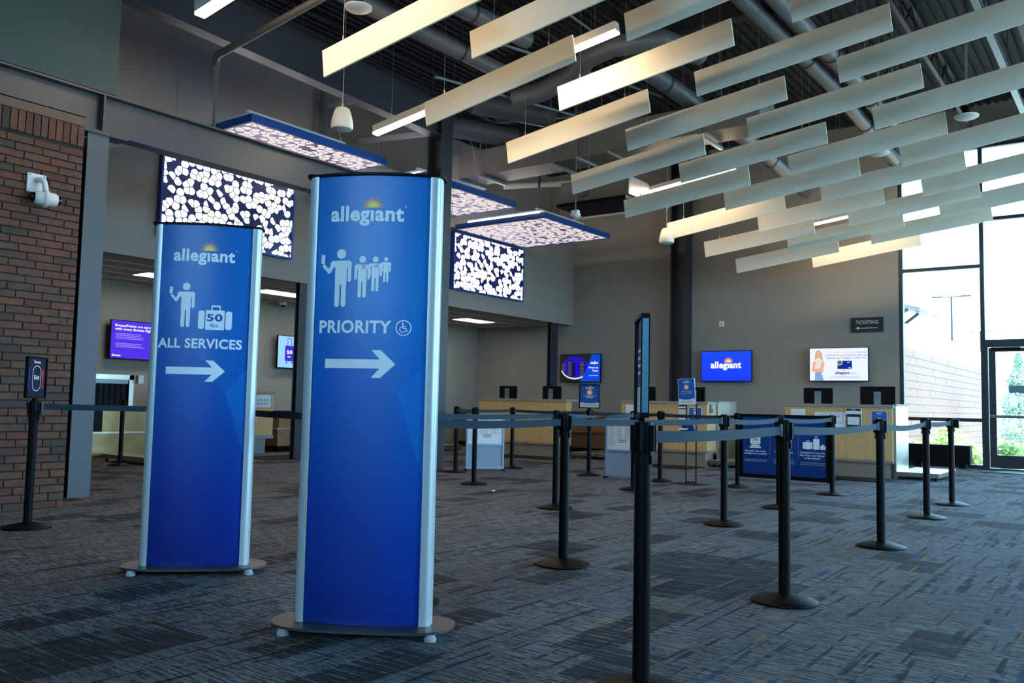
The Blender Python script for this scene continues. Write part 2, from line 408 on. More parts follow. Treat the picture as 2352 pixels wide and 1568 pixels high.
def logo(name, cx, y, w, fn, parent, bis=None, mw=None, mo=None, my=None, reg=True):
    """white lower-case word mark with a half sun over it; fn takes (u, v, layer)"""
    t = text('alleg\u0131ant', cx-w/2, y, w, None, .036)
    xh = w*.135
    it = [t]
    if reg: it += [circle(cx+w*.518, y+xh*1.45, w*.011, 12)]
    art('lettering', it, mw or M['artw'], lambda u, v: fn(u, v, 2), parent, bis)
    sx = cx+w*.085
    art('sun_rays', [sunburst(sx, y+xh*1.28, w*.17)], mo or M['sunO'], lambda u, v: fn(u, v, 1), parent, bis)
    art('sun_core', [sunburst(sx, y+xh*1.28, w*.105)], my or M['sunY'], lambda u, v: fn(u, v, 2), parent, bis)
def man(cx, y, h, arm=False):
    """standing figure pictogram, feet at y"""
    r = h*.085; L = []
    L.append(circle(cx, y+h-r, r, 24))
    sh = y+h*.80; hw = h*.125
    L.append(rrect(cx-hw*.86, y+h*.38, cx+hw*.86, sh, h*.03)); L.append(rrect(cx-hw*1.15, sh-h*.12, cx+hw*1.15, sh, h*.06))
    for s in (-1, 1): L.append(capsule(cx+s*hw*.47, y+h*.04, cx+s*hw*.47, y+h*.45, h*.044))
    L.append(capsule(cx+hw*1.27, y+h*.46, cx+hw*1.27, sh-h*.075, h*.034)); L.append(circle(cx+hw*1.1, sh-h*.06, h*.06, 16))
    L.append(circle(cx-hw*1.1, sh-h*.06, h*.06, 16))
    if arm:
        L.append(capsule(cx-hw*1.15, sh-h*.07, cx-hw*1.75, y+h*.61, h*.036)); L.append(capsule(cx-hw*1.75, y+h*.61, cx-hw*2.55, y+h*.71, h*.03))
        L.append([(cx-hw*3.05, y+h*.76), (cx-hw*2.45, y+h*.74), (cx-hw*2.4, y+h*.9), (cx-hw*2.98, y+h*.915)])
    else: L.append(capsule(cx-hw*1.27, y+h*.46, cx-hw*1.27, sh-h*.075, h*.034))
    return L
def suitcase(x0, y0, x1, y1):
    w_ = x1-x0; hh = y1-y0; L = []
    L.append(rrect(x0, y0+hh*.03, x0+w_*.19, y1-hh*.03, w_*.07)); L.append(rrect(x1-w_*.19, y0+hh*.03, x1, y1-hh*.03, w_*.07))
    L.append(rect(x0+w_*.22, y0, x1-w_*.22, y1))
    a, b = x0+w_*.38, x1-w_*.34; t = hh*.09
    L.append(rect(a, y1, a+t*.7, y1+hh*.22)); L.append(rect(b-t*.7, y1, b, y1+hh*.22)); L.append(rrect(a, y1+hh*.16, b, y1+hh*.25, hh*.04))
    return L
def arrow(x0, x1, y, th, hh, x2, x3):
    s = (x1-x3)
    return [(x0, y-th), (x3-(x3-x2)*.1, y-th), (x2, y-hh), (x3, y-hh), (x1, y), (x3, y+hh), (x2, y+hh), (x3-(x3-x2)*.1, y+th), (x0, y+th)]
def wheelchair(cx, cy, r):
    L = []; k = r/1.0
    def ring(c, R_, t, a0=0, a1=360, n=36):
        o = [(c[0]+R_*math.cos(R(a0+(a1-a0)*i/n)), c[1]+R_*math.sin(R(a0+(a1-a0)*i/n))) for i in range(n+1)]
        q = [(c[0]+(R_-t)*math.cos(R(a0+(a1-a0)*i/n)), c[1]+(R_-t)*math.sin(R(a0+(a1-a0)*i/n))) for i in range(n+1)]
        return [[o[i], o[i+1], q[i+1], q[i]] for i in range(n)]
    L += ring((cx, cy), r, r*.13)
    L += ring((cx-r*.08, cy-r*.2), r*.42, r*.1, 110, 350, 24)
    L.append(circle(cx-r*.12, cy+r*.58, r*.11, 12)); L.append(capsule(cx-r*.1, cy+r*.42, cx-r*.06, cy-r*.02, r*.06))
    L.append(capsule(cx-r*.06, cy-r*.02, cx+r*.3, cy-r*.04, r*.055)); L.append(capsule(cx+r*.3, cy-r*.04, cx+r*.46, cy-r*.42, r*.055))
    L.append(capsule(cx+r*.46, cy-r*.42, cx+r*.6, cy-r*.36, r*.045)); L.append(capsule(cx-r*.08, cy+r*.22, cx+r*.24, cy+r*.2, r*.045))
    return L
def lines(x0, x1, ys, t, jit=.15):
    return [rect(x0, y, x1-(x1-x0)*random.random()*jit, y+t) for y in ys]

# ---------------------------------------------------------------- the setting
struct('floor', M['carpet'], boxes=[((-16.2, -9, -.2), (6.3, 19.25, 0))])
ground = struct('floor', M['concrete'], boxes=[((-60, 19.26, -.35), (70, 160, -.12)), ((6.31, -60, -.35), (70, 19.26, -.12)), ((-60, -60, -.35), (6.3, -9.01, -.12))])
ground['label'] = 'pale sunlit paving outside the glass'
DZ = 7.25
deckb = MB().box((-16.2, -9, DZ+.04), (6.3, 19.3, DZ+.2))
for i in range(150): deckb.box((-16.2+i*.15, -9, DZ), (-16.2+i*.15+.085, 19.3, DZ+.04))
dk = deckb.build('ceiling', M['deck']); dk['kind'] = 'structure'

# west side: brick pier wall, upper wall, bulkhead, recess behind it
wl = struct('wall_left', M['mortar'], boxes=[((-8.95, -9, 0), (-8.392, 4.125, 3.7))])
BW, BH, PW, PC = .230, .0585, .2405, .0722
bmesh_brick = None
def brick_mesh(dx, dy, dz):
    b = MB().box((0, 0, 0), (dx, dy, dz)); bm = b.bm
    for v in bm.verts: v.co += Vector((random.uniform(-.0015, .0015), random.uniform(-.002, .002), random.uniform(-.0015, .0015)))
    bmesh.ops.recalc_face_normals(bm, faces=bm.faces[:]); me = bpy.data.meshes.new('brick'); bm.to_mesh(me); bm.free(); me.materials.append(M['brick']); return me
full = [brick_mesh(.09, BW, BH) for _ in range(4)]; sold = [brick_mesh(.09, .0585, .20) for _ in range(3)]; cut = {}
old = MB(); nb = 0
for k in range(48):
    z = .006+k*PC; off = (k % 3)*PW/3+(k*.017 % .03); y = 4.125
    if z+BH > 3.49: break
    first = True
    while y > .5:
        L = BW if not first else max(.05, round((PW*.28+(k % 3)*PW/3)-.0105, 3))
        L = min(L, BW); y0 = y-L
        if y > 2.75:
            if L == BW: me = random.choice(full)
            else:
                if L not in cut: cut[L] = brick_mesh(.09, L, BH)
                me = cut[L]
            o = bpy.data.objects.new('brick', me); COL.objects.link(o); o.parent = wl
            o.location = (-8.47+random.uniform(-.002, .003), y0, z); nb += 1
        else: old.box((-8.47, y0, z), (-8.38, y, z+BH))
        y = y0-.0105; first = False
y = 4.125
while y > .5:
    if y > 2.4:
        o = bpy.data.objects.new('brick', random.choice(sold)); COL.objects.link(o); o.parent = wl
        o.location = (-8.47+random.uniform(-.002, .003), y-.0585, 3.497)
    else: old.box((-8.47, y-.0585, 3.497), (-8.38, y, 3.697))
    y -= .069
old.build('brickwork', M['brick'], wl, kind='stuff')
tr = struct('trim_1', mat('bronze_flashing', '#5a4636', .5, metal=.3), boxes=[((-8.42, -9, 3.702), (-8.375, 4.13, 3.80)), ((-8.95, -9, 3.79), (-8.375, 4.13, 3.80))])
struct('wall_upper_left', M['wall_teal'], boxes=[((-9.3, -9, 4.36), (-9.08, 4.80, DZ))])
bulk = struct('wall_bulkhead', M['wall'], boxes=[((-12.4, 3.0, 3.16), (-12.25, 19.1, 5.75)), ((-12.4, 3.0, 5.75), (-12.25, 10.15, DZ))])
struct('wall_recess', M['wall'], boxes=[((-15.7, 3.0, 0), (-15.5, 19.1, DZ))])
struct('wall_recess_end', M['wall'], boxes=[((-15.7, 2.8, 0), (-8.96, 3.0, DZ))])
struct('wall_back', M['wall'], boxes=[((-15.7, 19.1, 0), (-4.22, 19.3, DZ)), ((-4.22, 19.14, 6.45), (6.3, 19.3, DZ))])
rc = struct('ceiling', mat('plenum_board', '#6b665e', .9), boxes=[((-15.5, 3.0, 3.21), (-12.4, 19.1, 3.25))])
tmesh = MB().box((.006, .006, 0), (.604, 1.212, .018), bev=.004); tm = tmesh.build('ceiling_tile', M['tile'], rc, (-15.5, 3.05, 3.185))
TROF = [(-14.28, 8.0), (-14.28, 10.44), (-14.28, 16.54), (-14.28, 13.0)]
for i in range(5):
    for j in range(13):
        if i == 0 and j == 0: continue
        x, yy = -15.5+.61*i, 3.05+1.22*j
        if any(abs(x-a) < .3 and abs(yy-b) < .62 for a, b in TROF): continue
        c = tm.copy(); COL.objects.link(c); c.location = (x, yy, 3.185)
g = MB()
for i in range(6): g.box((-15.51+.61*i, 3.0, 3.175), (-15.49+.61*i, 19.1, 3.186))
for j in range(14): g.box((-15.5, 3.04+1.22*j, 3.175), (-12.4, 3.06+1.22*j, 3.186))
g.build('ceiling_grid', M['grid'], rc)
for i, (x, yy) in enumerate(TROF):
    xx, y2 = round((x+15.5)/.61)*.61-15.5, round((yy-3.05)/1.22)*1.22+3.05
    t = thing('ceiling_light', ['lit recessed panel light nearest the camera in the recess ceiling', 'lit recessed panel light in the tiled soffit seen between the two blue sign towers', 'lit recessed panel light in the tiled soffit over the leftmost check-in counter', 'lit recessed panel light in the tiled soffit behind the dark steel column'][i], 'ceiling light', (xx, y2, 3.17), 0, 'recessed panel lights')
    b = MB(); b.box((.01, .01, 0), (.60, .05, .02)); b.box((.01, 1.17, 0), (.60, 1.21, .02)); b.box((.01, .05, 0), (.05, 1.17, .02)); b.box((.56, .05, 0), (.60, 1.17, .02))
    b.build('frame', M['white'], t); MB().box((.05, .05, .006), (.56, 1.17, .014)).build('lens', M['trof'], t)

# steel frame
def ibeam(b, axis, a0, a1, c, z0, z1, half, tf=.02, tw=.012, drop=0):
    """axis 'Y': runs a0..a1 in Y at X=c; bottom z0 (falls by drop over the length)"""
    def P(u, a, z): return (c+u, a, z) if axis == 'Y' else (a, c+u, z)
    for (u0, u1, q0, q1) in ((-half, half, z0, z0+tf), (-half, half, z1-tf, z1), (-tw/2, tw/2, z0+tf, z1-tf)):
        V = [b.bm.verts.new(P(u, a, q+(drop if a == a1 else 0))) for a in (a0, a1) for u, q in ((u0, q0), (u1, q0), (u1, q1), (u0, q1))]
        for f in ((0, 1, 2, 3), (7, 6, 5, 4), (0, 4, 5, 1), (1, 5, 6, 2), (2, 6, 7, 3), (3, 7, 4, 0)): b.bm.faces.new([V[i] for i in f])
def hcol(b, x0, x1, y0, y1, z0, z1):   # flanges facing +X / -X, web between
    b.box((x1-.02, y0, z0), (x1, y1, z1)); b.box((x0, y0, z0), (x0+.02, y1, z1)); ym = (y0+y1)/2
    b.box((x0+.02, ym-.007, z0), (x1-.02, ym+.007, z1))
def steel(name, b, label, cat, m=None):
    o = b.build(name, m or M['steel']); tag(o, label, cat, kind='structure'); return o
b = MB(); ibeam(b, 'Y', -9, 10.13, -9.16, 3.9, 4.345, .1, .022); b.box((-9.16, 4.655, 3.92), (-9.062, 4.675, 4.33)); b.box((-9.25, 4.38, 3.875), (-9.03, 4.93, 3.9))
steel('steel_beam', b, 'dark steel beam running from above the brick wall behind the blue towers', 'beam', M['beam'])
b = MB(); hcol(b, -9.32, -9.06, 4.50, 4.735, 0, 3.875); steel('steel_column', b, 'grey steel column standing beside the end of the brick wall', 'column', mat('grey_painted_steel', '#4a4f55', .5))
b = MB(); hcol(b, -9.36, -9.06, 10.15, 10.42, 0, 6.1); steel('steel_column', b, 'tall dark steel column rising behind the priority sign tower', 'column')
b = MB(); hcol(b, -9.24, -8.86, 18.68, 19.09, 0, DZ); steel('steel_column', b, 'tall dark steel column against the far wall between two wall screens', 'column')
b = MB(); hcol(b, -12.39, -12.27, 18.12, 18.42, 0, 3.16); steel('steel_column', b, 'thin dark column under the far end of the bulkhead behind the left counter', 'column')
b = MB(); hcol(b, -12.39, -12.27, 10.05, 10.25, 0, 3.16); steel('steel_column', b, 'thin dark column under the bulkhead seen left of the priority tower', 'column')
b = MB(); ibeam(b, 'Y', -9, 10.3, -9.16, 5.97, 6.62, .1, .022, drop=-.65); steel('roof_beam', b, 'deep dark roof beam ending on the tall middle column', 'beam', mat('dark_navy_steel', '#2c323c', .45))
b = MB(); ibeam(b, 'X', -9.0, 6, 10.9, 6.35, 6.7, .1, .02); steel('roof_beam', b, 'dark roof beam crossing above the baffles from the middle column', 'beam')
b = MB(); ibeam(b, 'X', -9.0, 6, 3.6, 6.35, 6.9, .1, .02); steel('roof_beam', b, 'dark roof beam crossing overhead near the top edge of the view', 'beam')
b = MB(); ibeam(b, 'Y', -9, 19, -1.2, 6.1, 6.75, .1, .02); steel('roof_beam', b, 'dark roof beam over the window side above the baffles', 'beam')
b = MB(); ibeam(b, 'X', -12.2, -8.9, 18.95, 5.93, 6.15, .06, .02); steel('wall_ledger', b, 'pale steel ledger across the far wall above the canopies', 'beam', M['offw'])
struct('wall_bulkhead', M['wall'], boxes=[((-13.2, 10.15, 5.9), (-13.05, 19.1, DZ))])
for nm, (p, q) in (('lower pale sloping strut seen beside the middle column', ((-13.0, 12.0, 6.33), (-10.9, 12.0, 6.16))), ('upper pale sloping strut seen behind the white speaker', ((-13.0, 11.0, 6.80), (-11.3, 11.0, 6.64))), ('grey sloping strut right of the middle column', ((-11.9, 13.5, 6.90), (-7.6, 13.5, 6.40)))):
    a_ = Vector(p); d_ = Vector(q)-a_; b = MB(); b.box((0, -.05, 0), (d_.length, .05, .09), Matrix.Translation(a_) @ Matrix.Rotation(-math.atan2(d_.z, d_.x), 4, 'Y')); steel('roof_strut', b, nm, 'strut', M['duct'] if nm[0] == 'g' else M['offw'])
# open web joists
for q, jx in enumerate([-10.6, -7.9, -6.2, -4.5, -2.8, .4, 2.0]):
    t = thing('roof_joist', 'open web roof joist, %s from the left under the dark deck' % ['first', 'second', 'third', 'fourth', 'fifth', 'sixth', 'seventh'][q], 'joist', (jx, 0, 6.75), 0, 'open web joists under the roof deck'); t['kind'] = 'structure'
    MB().box((-.03, -8.9, .44), (.03, 19.0, .49)).build('top_chord', M['joist'], t); MB().box((-.03, -8.9, 0), (.03, 19.0, .04)).build('bottom_chord', M['steel'], t)
    wb = MB(); yy = -8.8; i = 0
    while yy < 18.6: wb.cyl((0, yy, .02 if i % 2 else .46), (0, yy+.45, .46 if i % 2 else .02), .012, 6); yy += .45; i += 1
    wb.build('web', M['joist'], t)

# ducts and pipes
def pipe(name, pts, r, label, m=None, seams=True, cat='duct'):
    t = thing(name, label, cat, pts[0])
    P0 = Vector(pts[0]); MB().tube([Vector(p)-P0 for p in pts], r, 20).build('duct_run' if cat == 'duct' else 'pipe_run', m or M['duct'], t, smooth=True)
    if seams:
        for a, c in zip(pts, pts[1:]):
            a = Vector(a)-P0; c = Vector(c)-P0; L = (c-a).length; n = int(L/1.25)
            for i in range(1, n+1):
                p_ = a+(c-a)*(i/(n+1)); d = (c-a).normalized()*.015; hb = MB()
                hb.cyl(p_-d, p_+d, r+.012, 20); hb.box(p_+Vector((-.012, -.012, r)), p_+Vector((.012, .012, DZ-p_.z-P0.z)))
                hb.build('hanger', M['steel'], t)
    return t
pipe('round_duct', [(-7.9, 1, 6.08), (-7.70, 7.8, 5.97), (-7.48, 9.9, 5.88)], .115, 'round grey duct nearest the deep roof beam, upper left of the baffles')
pipe('round_duct', [(-7.35, 1, 6.12), (-7.0, 7.2, 6.06), (-6.7, 9.2, 6.0)], .115, 'round grey duct running beside another, behind the long lit baffle')
pipe('round_duct', [(-7.75, 10.3, 5.72), (-7.3, 10.45, 5.80), (-6.75, 10.4, 5.92), (-6.33, 10.15, 6.0), (-5.9, 10.1, 6.05), (-5.3, 10.4, 6.1), (-5.1, 11.2, 6.12)], .15, 'curved grey duct elbow sweeping above the middle baffles')
pipe('round_duct', [(-5.9, 10.6, 6.04), (-5.68, 14.6, 5.84), (-5.74, 17.9, 5.63)], .14, 'round grey duct slanting toward the far wall between the baffles')
pipe('round_duct', [(-4.15, 7.0, 6.35), (-4.05, 10.7, 6.26), (-3.9, 13.2, 6.14), (-3.87, 18.5, 5.85)], .12, 'left one of the paired round ducts over the baffles')
pipe('round_duct', [(-3.8, 7.0, 6.35), (-3.7, 10.7, 6.26), (-3.55, 13.2, 6.14), (-3.5, 18.5, 5.85)], .12, 'right one of the paired round ducts over the baffles')
pipe('round_duct', [(-10.6, 11.0, 6.15), (-9.4, 12.6, 6.0)], .2, 'short open-ended round duct just right of the middle column', seams=False)
pipe('round_duct', [(-9.4, 11.3, 6.3), (-8.5, 12.5, 6.2)], .2, 'second short open-ended round duct right of the middle column', seams=False)
pipe('drain_pipe', [(-9.4, 6.24, 3.95), (-9.4, 6.24, 5.24), (-9.36, 6.2, 5.31), (-9.28, 6.16, 5.335), (-7.29, 6.0, 5.42), (-5.6, 5.85, 5.5)], .045, 'grey pipe rising behind the beam and turning out over the hall', cat='pipe', seams=False)
pipe('drain_pipe', [(-12.1, 10.28, 4.6), (-12.1, 10.28, 7.25)], .06, 'straight vertical pipe between the white speaker and the blue canopy', M['duct'], cat='pipe', seams=False)
pipe('drain_pipe', [(-10.2, 13.3, 5.35), (-8.9, 13.9, 5.38)], .06, 'pale horizontal pipe below the rectangular duct', M['offw'], cat='pipe')
pipe('conduit', [(-6.3, 4.5, 6.5), (-6.2, 10.8, 6.3)], .02, 'thin conduit crossing behind the front baffles', M['strut'], cat='pipe', seams=False)
pipe('conduit', [(-8.2, 9.0, 5.75), (-7.2, 12.2, 5.75)], .022, 'thin pale conduit above the rectangular duct', M['strut'], cat='pipe', seams=False)
pipe('conduit', [(-7.0, 9.0, 5.95), (-6.1, 12.0, 5.95)], .022, 'second pale conduit right of the middle column', M['strut'], cat='pipe', seams=False)
t = thing('rectangular_duct', 'long rectangular sheet metal duct behind the lit baffles', 'duct', (0, 12.2, 5.26))
MB().box((-11.0, 0, .02), (-7.2, .62, .50), bev=.006).build('duct_body', M['ductbox'], t); MB().box((-7.2, .0, .06), (-4.6, .62, .50), bev=.006).build('duct_body', M['ductbox'], t)
for x in (-10.35, -9.85, -8.3, -7.75, -5.5):
    MB().box((x-.03, -.12, -.035), (x+.03, .72, .015)).cyl((x, -.09, 0), (x, -.09, 1.9), .012, 6).cyl((x, .70, 0), (x, .70, 1.9), .012, 6).build('trapeze_hanger', M['strut'], t)
t = thing('air_handler', 'grey metal ceiling unit with a black flange beside the smoke sensor', 'ceiling unit', (-7.8, 12.75, 4.62))
MB().box((-.65, -.05, .03), (.65, .75, .42), bev=.01).build('casing', M['ductbox'], t); MB().box((-.70, -.10, -.03), (.70, .80, .03)).build('flange', M['black'], t)
MB().box((.655, -.02, .06), (.72, .7, .38)).build('end_panel', M['strut'], t); MB().cyl((-.2, -.05, .25), (-.2, -.12, .25), .15, 24).build('collar', M['duct'], t)
for s in (-.5, .5): MB().cyl((s, .35, .42), (s, .35, 2.64), .008, 6).build('hanger', M['wire'], t)
t = thing('flexible_duct', 'short silvery flexible duct above the ceiling unit', 'duct', (-7.6, 13.15, 5.03))
fb = MB(); prof = []
for i in range(40): prof.append((.12+(.012 if i % 2 else 0), i*.014))
fb.lathe([(0, 0)]+prof+[(0, .56)], 20); fb.build('duct_body', M['strut'], t)
t = thing('cable_tray', 'narrow perforated channel hanging over the right-hand baffles', 'cable tray', (-1.6, 9, 6.0))
cb = MB().box((-.05, -4, 0), (.05, 8, .008)); cb.box((-.05, -4, 0), (-.044, 8, .05)); cb.box((.044, -4, 0), (.05, 8, .05)); cb.build('channel', M['strut'], t)
for k in range(6): MB().cyl((0, -3.6+2.2*k, .008), (0, -3.6+2.2*k, .8), .006, 6).build('rod', M['wire'], t)

# window wall
def frame_run(b, boxes):
    for a, c in boxes: b.box(a, c)
FR = mat('dark_window_frame', '#20262c', .4)
wb = MB(); y0, y1 = 19.12, 19.24
for a in (-4.22, -2.72, 0.35, 1.9, 3.45, 4.95, 6.18): wb.box((a, y0, 0), (a+.08 if a > -4.3 else a+.08, y1, 6.45))
for z in (0.0, .91, 3.97, 6.38): 
    wb.box((-4.2, y0+.005, z), (-2.7, y1-.005, z+.07)); wb.box((.4, y0+.005, z), (6.2, y1-.005, z+.07))
wb.box((-2.7, y0+.005, 6.38), (.4, y1-.005, 6.45)); wb.box((-2.7, y0+.005, 4.9), (.4, y1-.005, 4.97))
wn = wb.build('window_1', FR); wn['kind'] = 'structure'
def pane(x0, x1, z0, z1):
    MB().box((x0, 19.175, z0), (x1, 19.185, z1)).build('pane', GLASS, wn)
for z0, z1 in ((.07, .91), (.98, 3.97), (4.04, 6.38)):
    pane(-4.14, -2.72, z0, z1)
    for a in (.43, 1.98, 3.53, 5.03): pane(a, a+1.47 if a < 5 else 6.18, z0, z1)
pane(-2.64, .35, 2.53, 4.9); pane(-2.64, .35, 4.97, 6.38)
# double entrance door
d1 = MB(); d1.box((-2.66, 19.10, 0), (-2.60, 19.25, 2.53)); d1.box((.29, 19.10, 0), (.35, 19.25, 2.53)); d1.box((-2.6, 19.10, 2.38), (.29, 19.25, 2.53)); d1.box((-2.6, 19.10, 0), (.29, 19.25, .02))
dd = d1.build('door_1', FR); dd['kind'] = 'structure'
for s, x0 in ((0, -2.59), (1, -1.15)):
    x1 = x0+1.43; b = MB(); b.box((x0, 19.15, .03), (x0+.12, 19.20, 2.37)); b.box((x1-.12, 19.15, .03), (x1, 19.20, 2.37)); b.box((x0+.12, 19.15, .03), (x1-.12, 19.20, .28)); b.box((x0+.12, 19.15, 2.29), (x1-.12, 19.20, 2.37))
    lf = b.build('door_leaf', FR, dd)
    MB().box((x0+.12, 19.17, .28), (x1-.12, 19.18, 2.29)).build('pane', GLASS, lf)
    MB().cyl((x0+.02, 19.09, 1.03), (x1-.02, 19.09, 1.03), .03, 12).box((x0+.02, 19.07, 1.0), (x0+.14, 19.15, 1.06)).box((x1-.14, 19.07, 1.0), (x1-.02, 19.15, 1.06)).build('push_bar', M['strut'], lf)
    MB().box((x0+.05, 19.08, 2.31), (x0+.55, 19.14, 2.37)).build('door_closer', M['black'], lf)
    MB().box((x0+.34, 19.158, 1.49), (x0+1.12, 19.165, 1.63), bev=.003).build('door_decal', mat('grey_decal', '#5f7d88', .5), lf)
# right-hand and rear glazing, out of the photographed view but lighting the hall
def glaze(name, axis, c, a0, a1, n, zt, label):
    b = MB(); st = (a1-a0)/n
    for i in range(n+1):
        a = a0+i*st
        b.box(*(((c-.06, a-.04, 0), (c+.06, a+.04, zt)) if axis == 'Y' else ((a-.04, c-.06, 0), (a+.04, c+.06, zt))))
    for z in (0, .9, 3.2, zt-.07): b.box(*(((c-.055, a0, z), (c+.055, a1, z+.07)) if axis == 'Y' else ((a0, c-.055, z), (a1, c+.055, z+.07))))
    o = b.build(name, FR); o['kind'] = 'structure'
    for z0, z1 in ((.07, .9), (.97, 3.2), (3.27, zt-.07)):
        MB().box(*(((c-.004, a0, z0), (c+.004, a1, z1)) if axis == 'Y' else ((a0, c-.004, z0), (a1, c+.004, z1)))).build('pane', GLASS, o)
glaze('window_2', 'Y', 6.2, 4.5, 19.1, 9, 5.2, '')
struct('wall_right', M['wall'], boxes=[((6.12, -9, 5.2), (6.3, 19.1, DZ)), ((6.12, -9, 0), (6.3, 4.45, 5.2))])
rear = MB(); XR = (-3.2, 6.1)
for i in range(8): rear.box((XR[0]+i*(XR[1]-XR[0])/7-.04, -8.96, 3.0), (XR[0]+i*(XR[1]-XR[0])/7+.04, -8.84, 6.6))
for z in (3.0, 4.7, 6.53): rear.box((XR[0], -8.955, z), (XR[1], -8.845, z+.07))
ro = rear.build('window_3', FR); ro['kind'] = 'structure'
for z0, z1 in ((3.07, 4.7), (4.77, 6.53)): MB().box((XR[0], -8.904, z0), (XR[1], -8.896, z1)).build('pane', GLASS, ro)
struct('wall_rear', M['wall'], boxes=[((-8.9, -9.0, 0), (6.2, -8.8, 3.0)), ((-8.9, -9.0, 3.0), (-3.24, -8.8, DZ)), ((-3.24, -9.0, 6.6), (6.2, -8.8, DZ))])

# ---------------------------------------------------------------- ceiling baffles and lights
BAF = [(1,-7.096,-4.944,6.027,4.54,4.822),(2,-5.667,-3.516,6.796,4.683,4.965),(3,-7.045,-4.897,7.61,4.43,4.764),(4,-5.639,-3.447,8.426,4.591,4.883),(5,-7.019,-4.856,9.246,4.352,4.665),(6,-4.261,-2.109,7.592,4.822,5.104),(7,-2.828,-0.676,8.405,4.964,5.245),(8,-4.246,-2.069,9.25,4.743,5.002),(9,-5.614,-3.442,10.051,4.505,4.788),(10,-2.834,-0.682,10.061,4.868,5.15),(11,-4.239,-2.092,10.876,4.64,4.916),(12,-7.027,-4.867,10.897,4.276,4.55),(13,-5.618,-3.452,11.691,4.426,4.68),(14,-2.856,-0.704,11.725,4.77,5.053),(15,-6.986,-4.835,12.46,4.196,4.461),(16,-4.257,-2.125,12.54,4.545,4.816),(17,-5.586,-3.452,13.309,4.326,4.598),(18,-2.886,-0.734,13.376,4.672,4.954),(19,-4.274,-2.155,14.128,4.468,4.705),(20,-6.957,-4.834,14.022,4.092,4.391),(21,-5.619,-3.49,14.902,4.243,4.491),(22,-2.923,-0.771,15.018,4.574,4.856),(23,-6.982,-4.86,15.658,4.017,4.273),(24,-4.288,-2.191,15.746,4.358,4.624),(25,-2.935,-0.783,16.506,4.488,4.77),(26,-6.99,-4.891,17.264,3.916,4.185),(27,-5.63,-3.529,16.492,4.138,4.408),(28,-5.646,-3.559,18.051,4.04,4.322),(29,-4.29,-2.225,17.273,4.282,4.522)]
FILES = {'leftmost': [1,3,5,12,15,20,23,26], 'second': [2,4,9,13,17,21,27,28], 'third': [6,8,11,16,19,24,29], 'fourth': [7,10,14,18,22,25]}
ORD = ['nearest', 'second nearest', 'third nearest', 'fourth', 'fifth', 'sixth', 'seventh', 'last']
bl = {}
for f, ks in FILES.items():
    for i, k in enumerate(ks): bl[k] = (f, i)
wm = None
def baffle(x0, x1, y, z0, z1, label):
    global wm
    a = math.atan2(z1-z0, x1-x0); L = math.hypot(x1-x0, z1-z0)
    t = thing('ceiling_baffle', label, 'baffle', (x0, y, z0), 0, 'felt baffles hanging from the ceiling')
    p_ = MB().box((0, -.012, 0), (L, .012, .305), bev=.002).build('panel', M['baffle'], t); p_.rotation_euler = (0, -a, 0)
    for u in (.32, L-.32):
        p0 = Vector((u*math.cos(a)-.305*math.sin(a), 0, u*math.sin(a)+.305*math.cos(a)))
        MB().cyl(p0, (p0.x, 0, DZ-z0), .0025, 5).cyl(p0, p0+Vector((0, 0, .05)), .008, 6).build('wire', M['wire'], t)
for k, x0, x1, y, z0, z1 in BAF:
    f, i = bl[k]; n = ORD[i] if i < len(FILES[f])-1 else 'farthest'
    baffle(x0, x1, y, z0, z1, 'long off-white ceiling baffle, %s in the %s file counted from the left' % (n, f))
def strip(x0, x1, y, z0, z1, label, hgt=.085, wd=.075):
    a = math.atan2(z1-z0, x1-x0); L = math.hypot(x1-x0, z1-z0)
    t = thing('linear_light', label, 'light fixture', (x0, y, z0), 0, 'linear pendant lights between the baffles')
    o = MB().box((0, -wd/2, .012), (L, wd/2, hgt), bev=.003).build('housing', M['offw'], t); o.rotation_euler = (0, -a, 0)
    o = MB().box((.004, -wd/2-.001, -.006), (L-.004, wd/2+.001, .024)).build('lens', M['warm'], t); o.rotation_euler = (0, -a, 0)
    for u in (.3, L-.3): MB().cyl((u*math.cos(a), 0, u*math.sin(a)+hgt), (u*math.cos(a), 0, DZ-z0), .0025, 5).build('wire', M['wire'], t)
strip(-8.20, -5.0, 5.2, 5.19, 5.61, 'lit linear pendant light at the top edge of the view, above the left tower', .16, .12)
strip(-8.29, -4.58, 7.95, 4.63, 5.13, 'lit linear pendant light showing at both ends of a long baffle near the speaker', .12, .09)
strip(-8.48, -5.55, 13.6, 4.72, 5.09, 'lit linear pendant light beside the grey ceiling unit', .10, .08)
strip(-6.13, -3.75, 17.65, 4.785, 5.075, 'lit linear pendant light showing in a gap near the far wall', .09, .07)

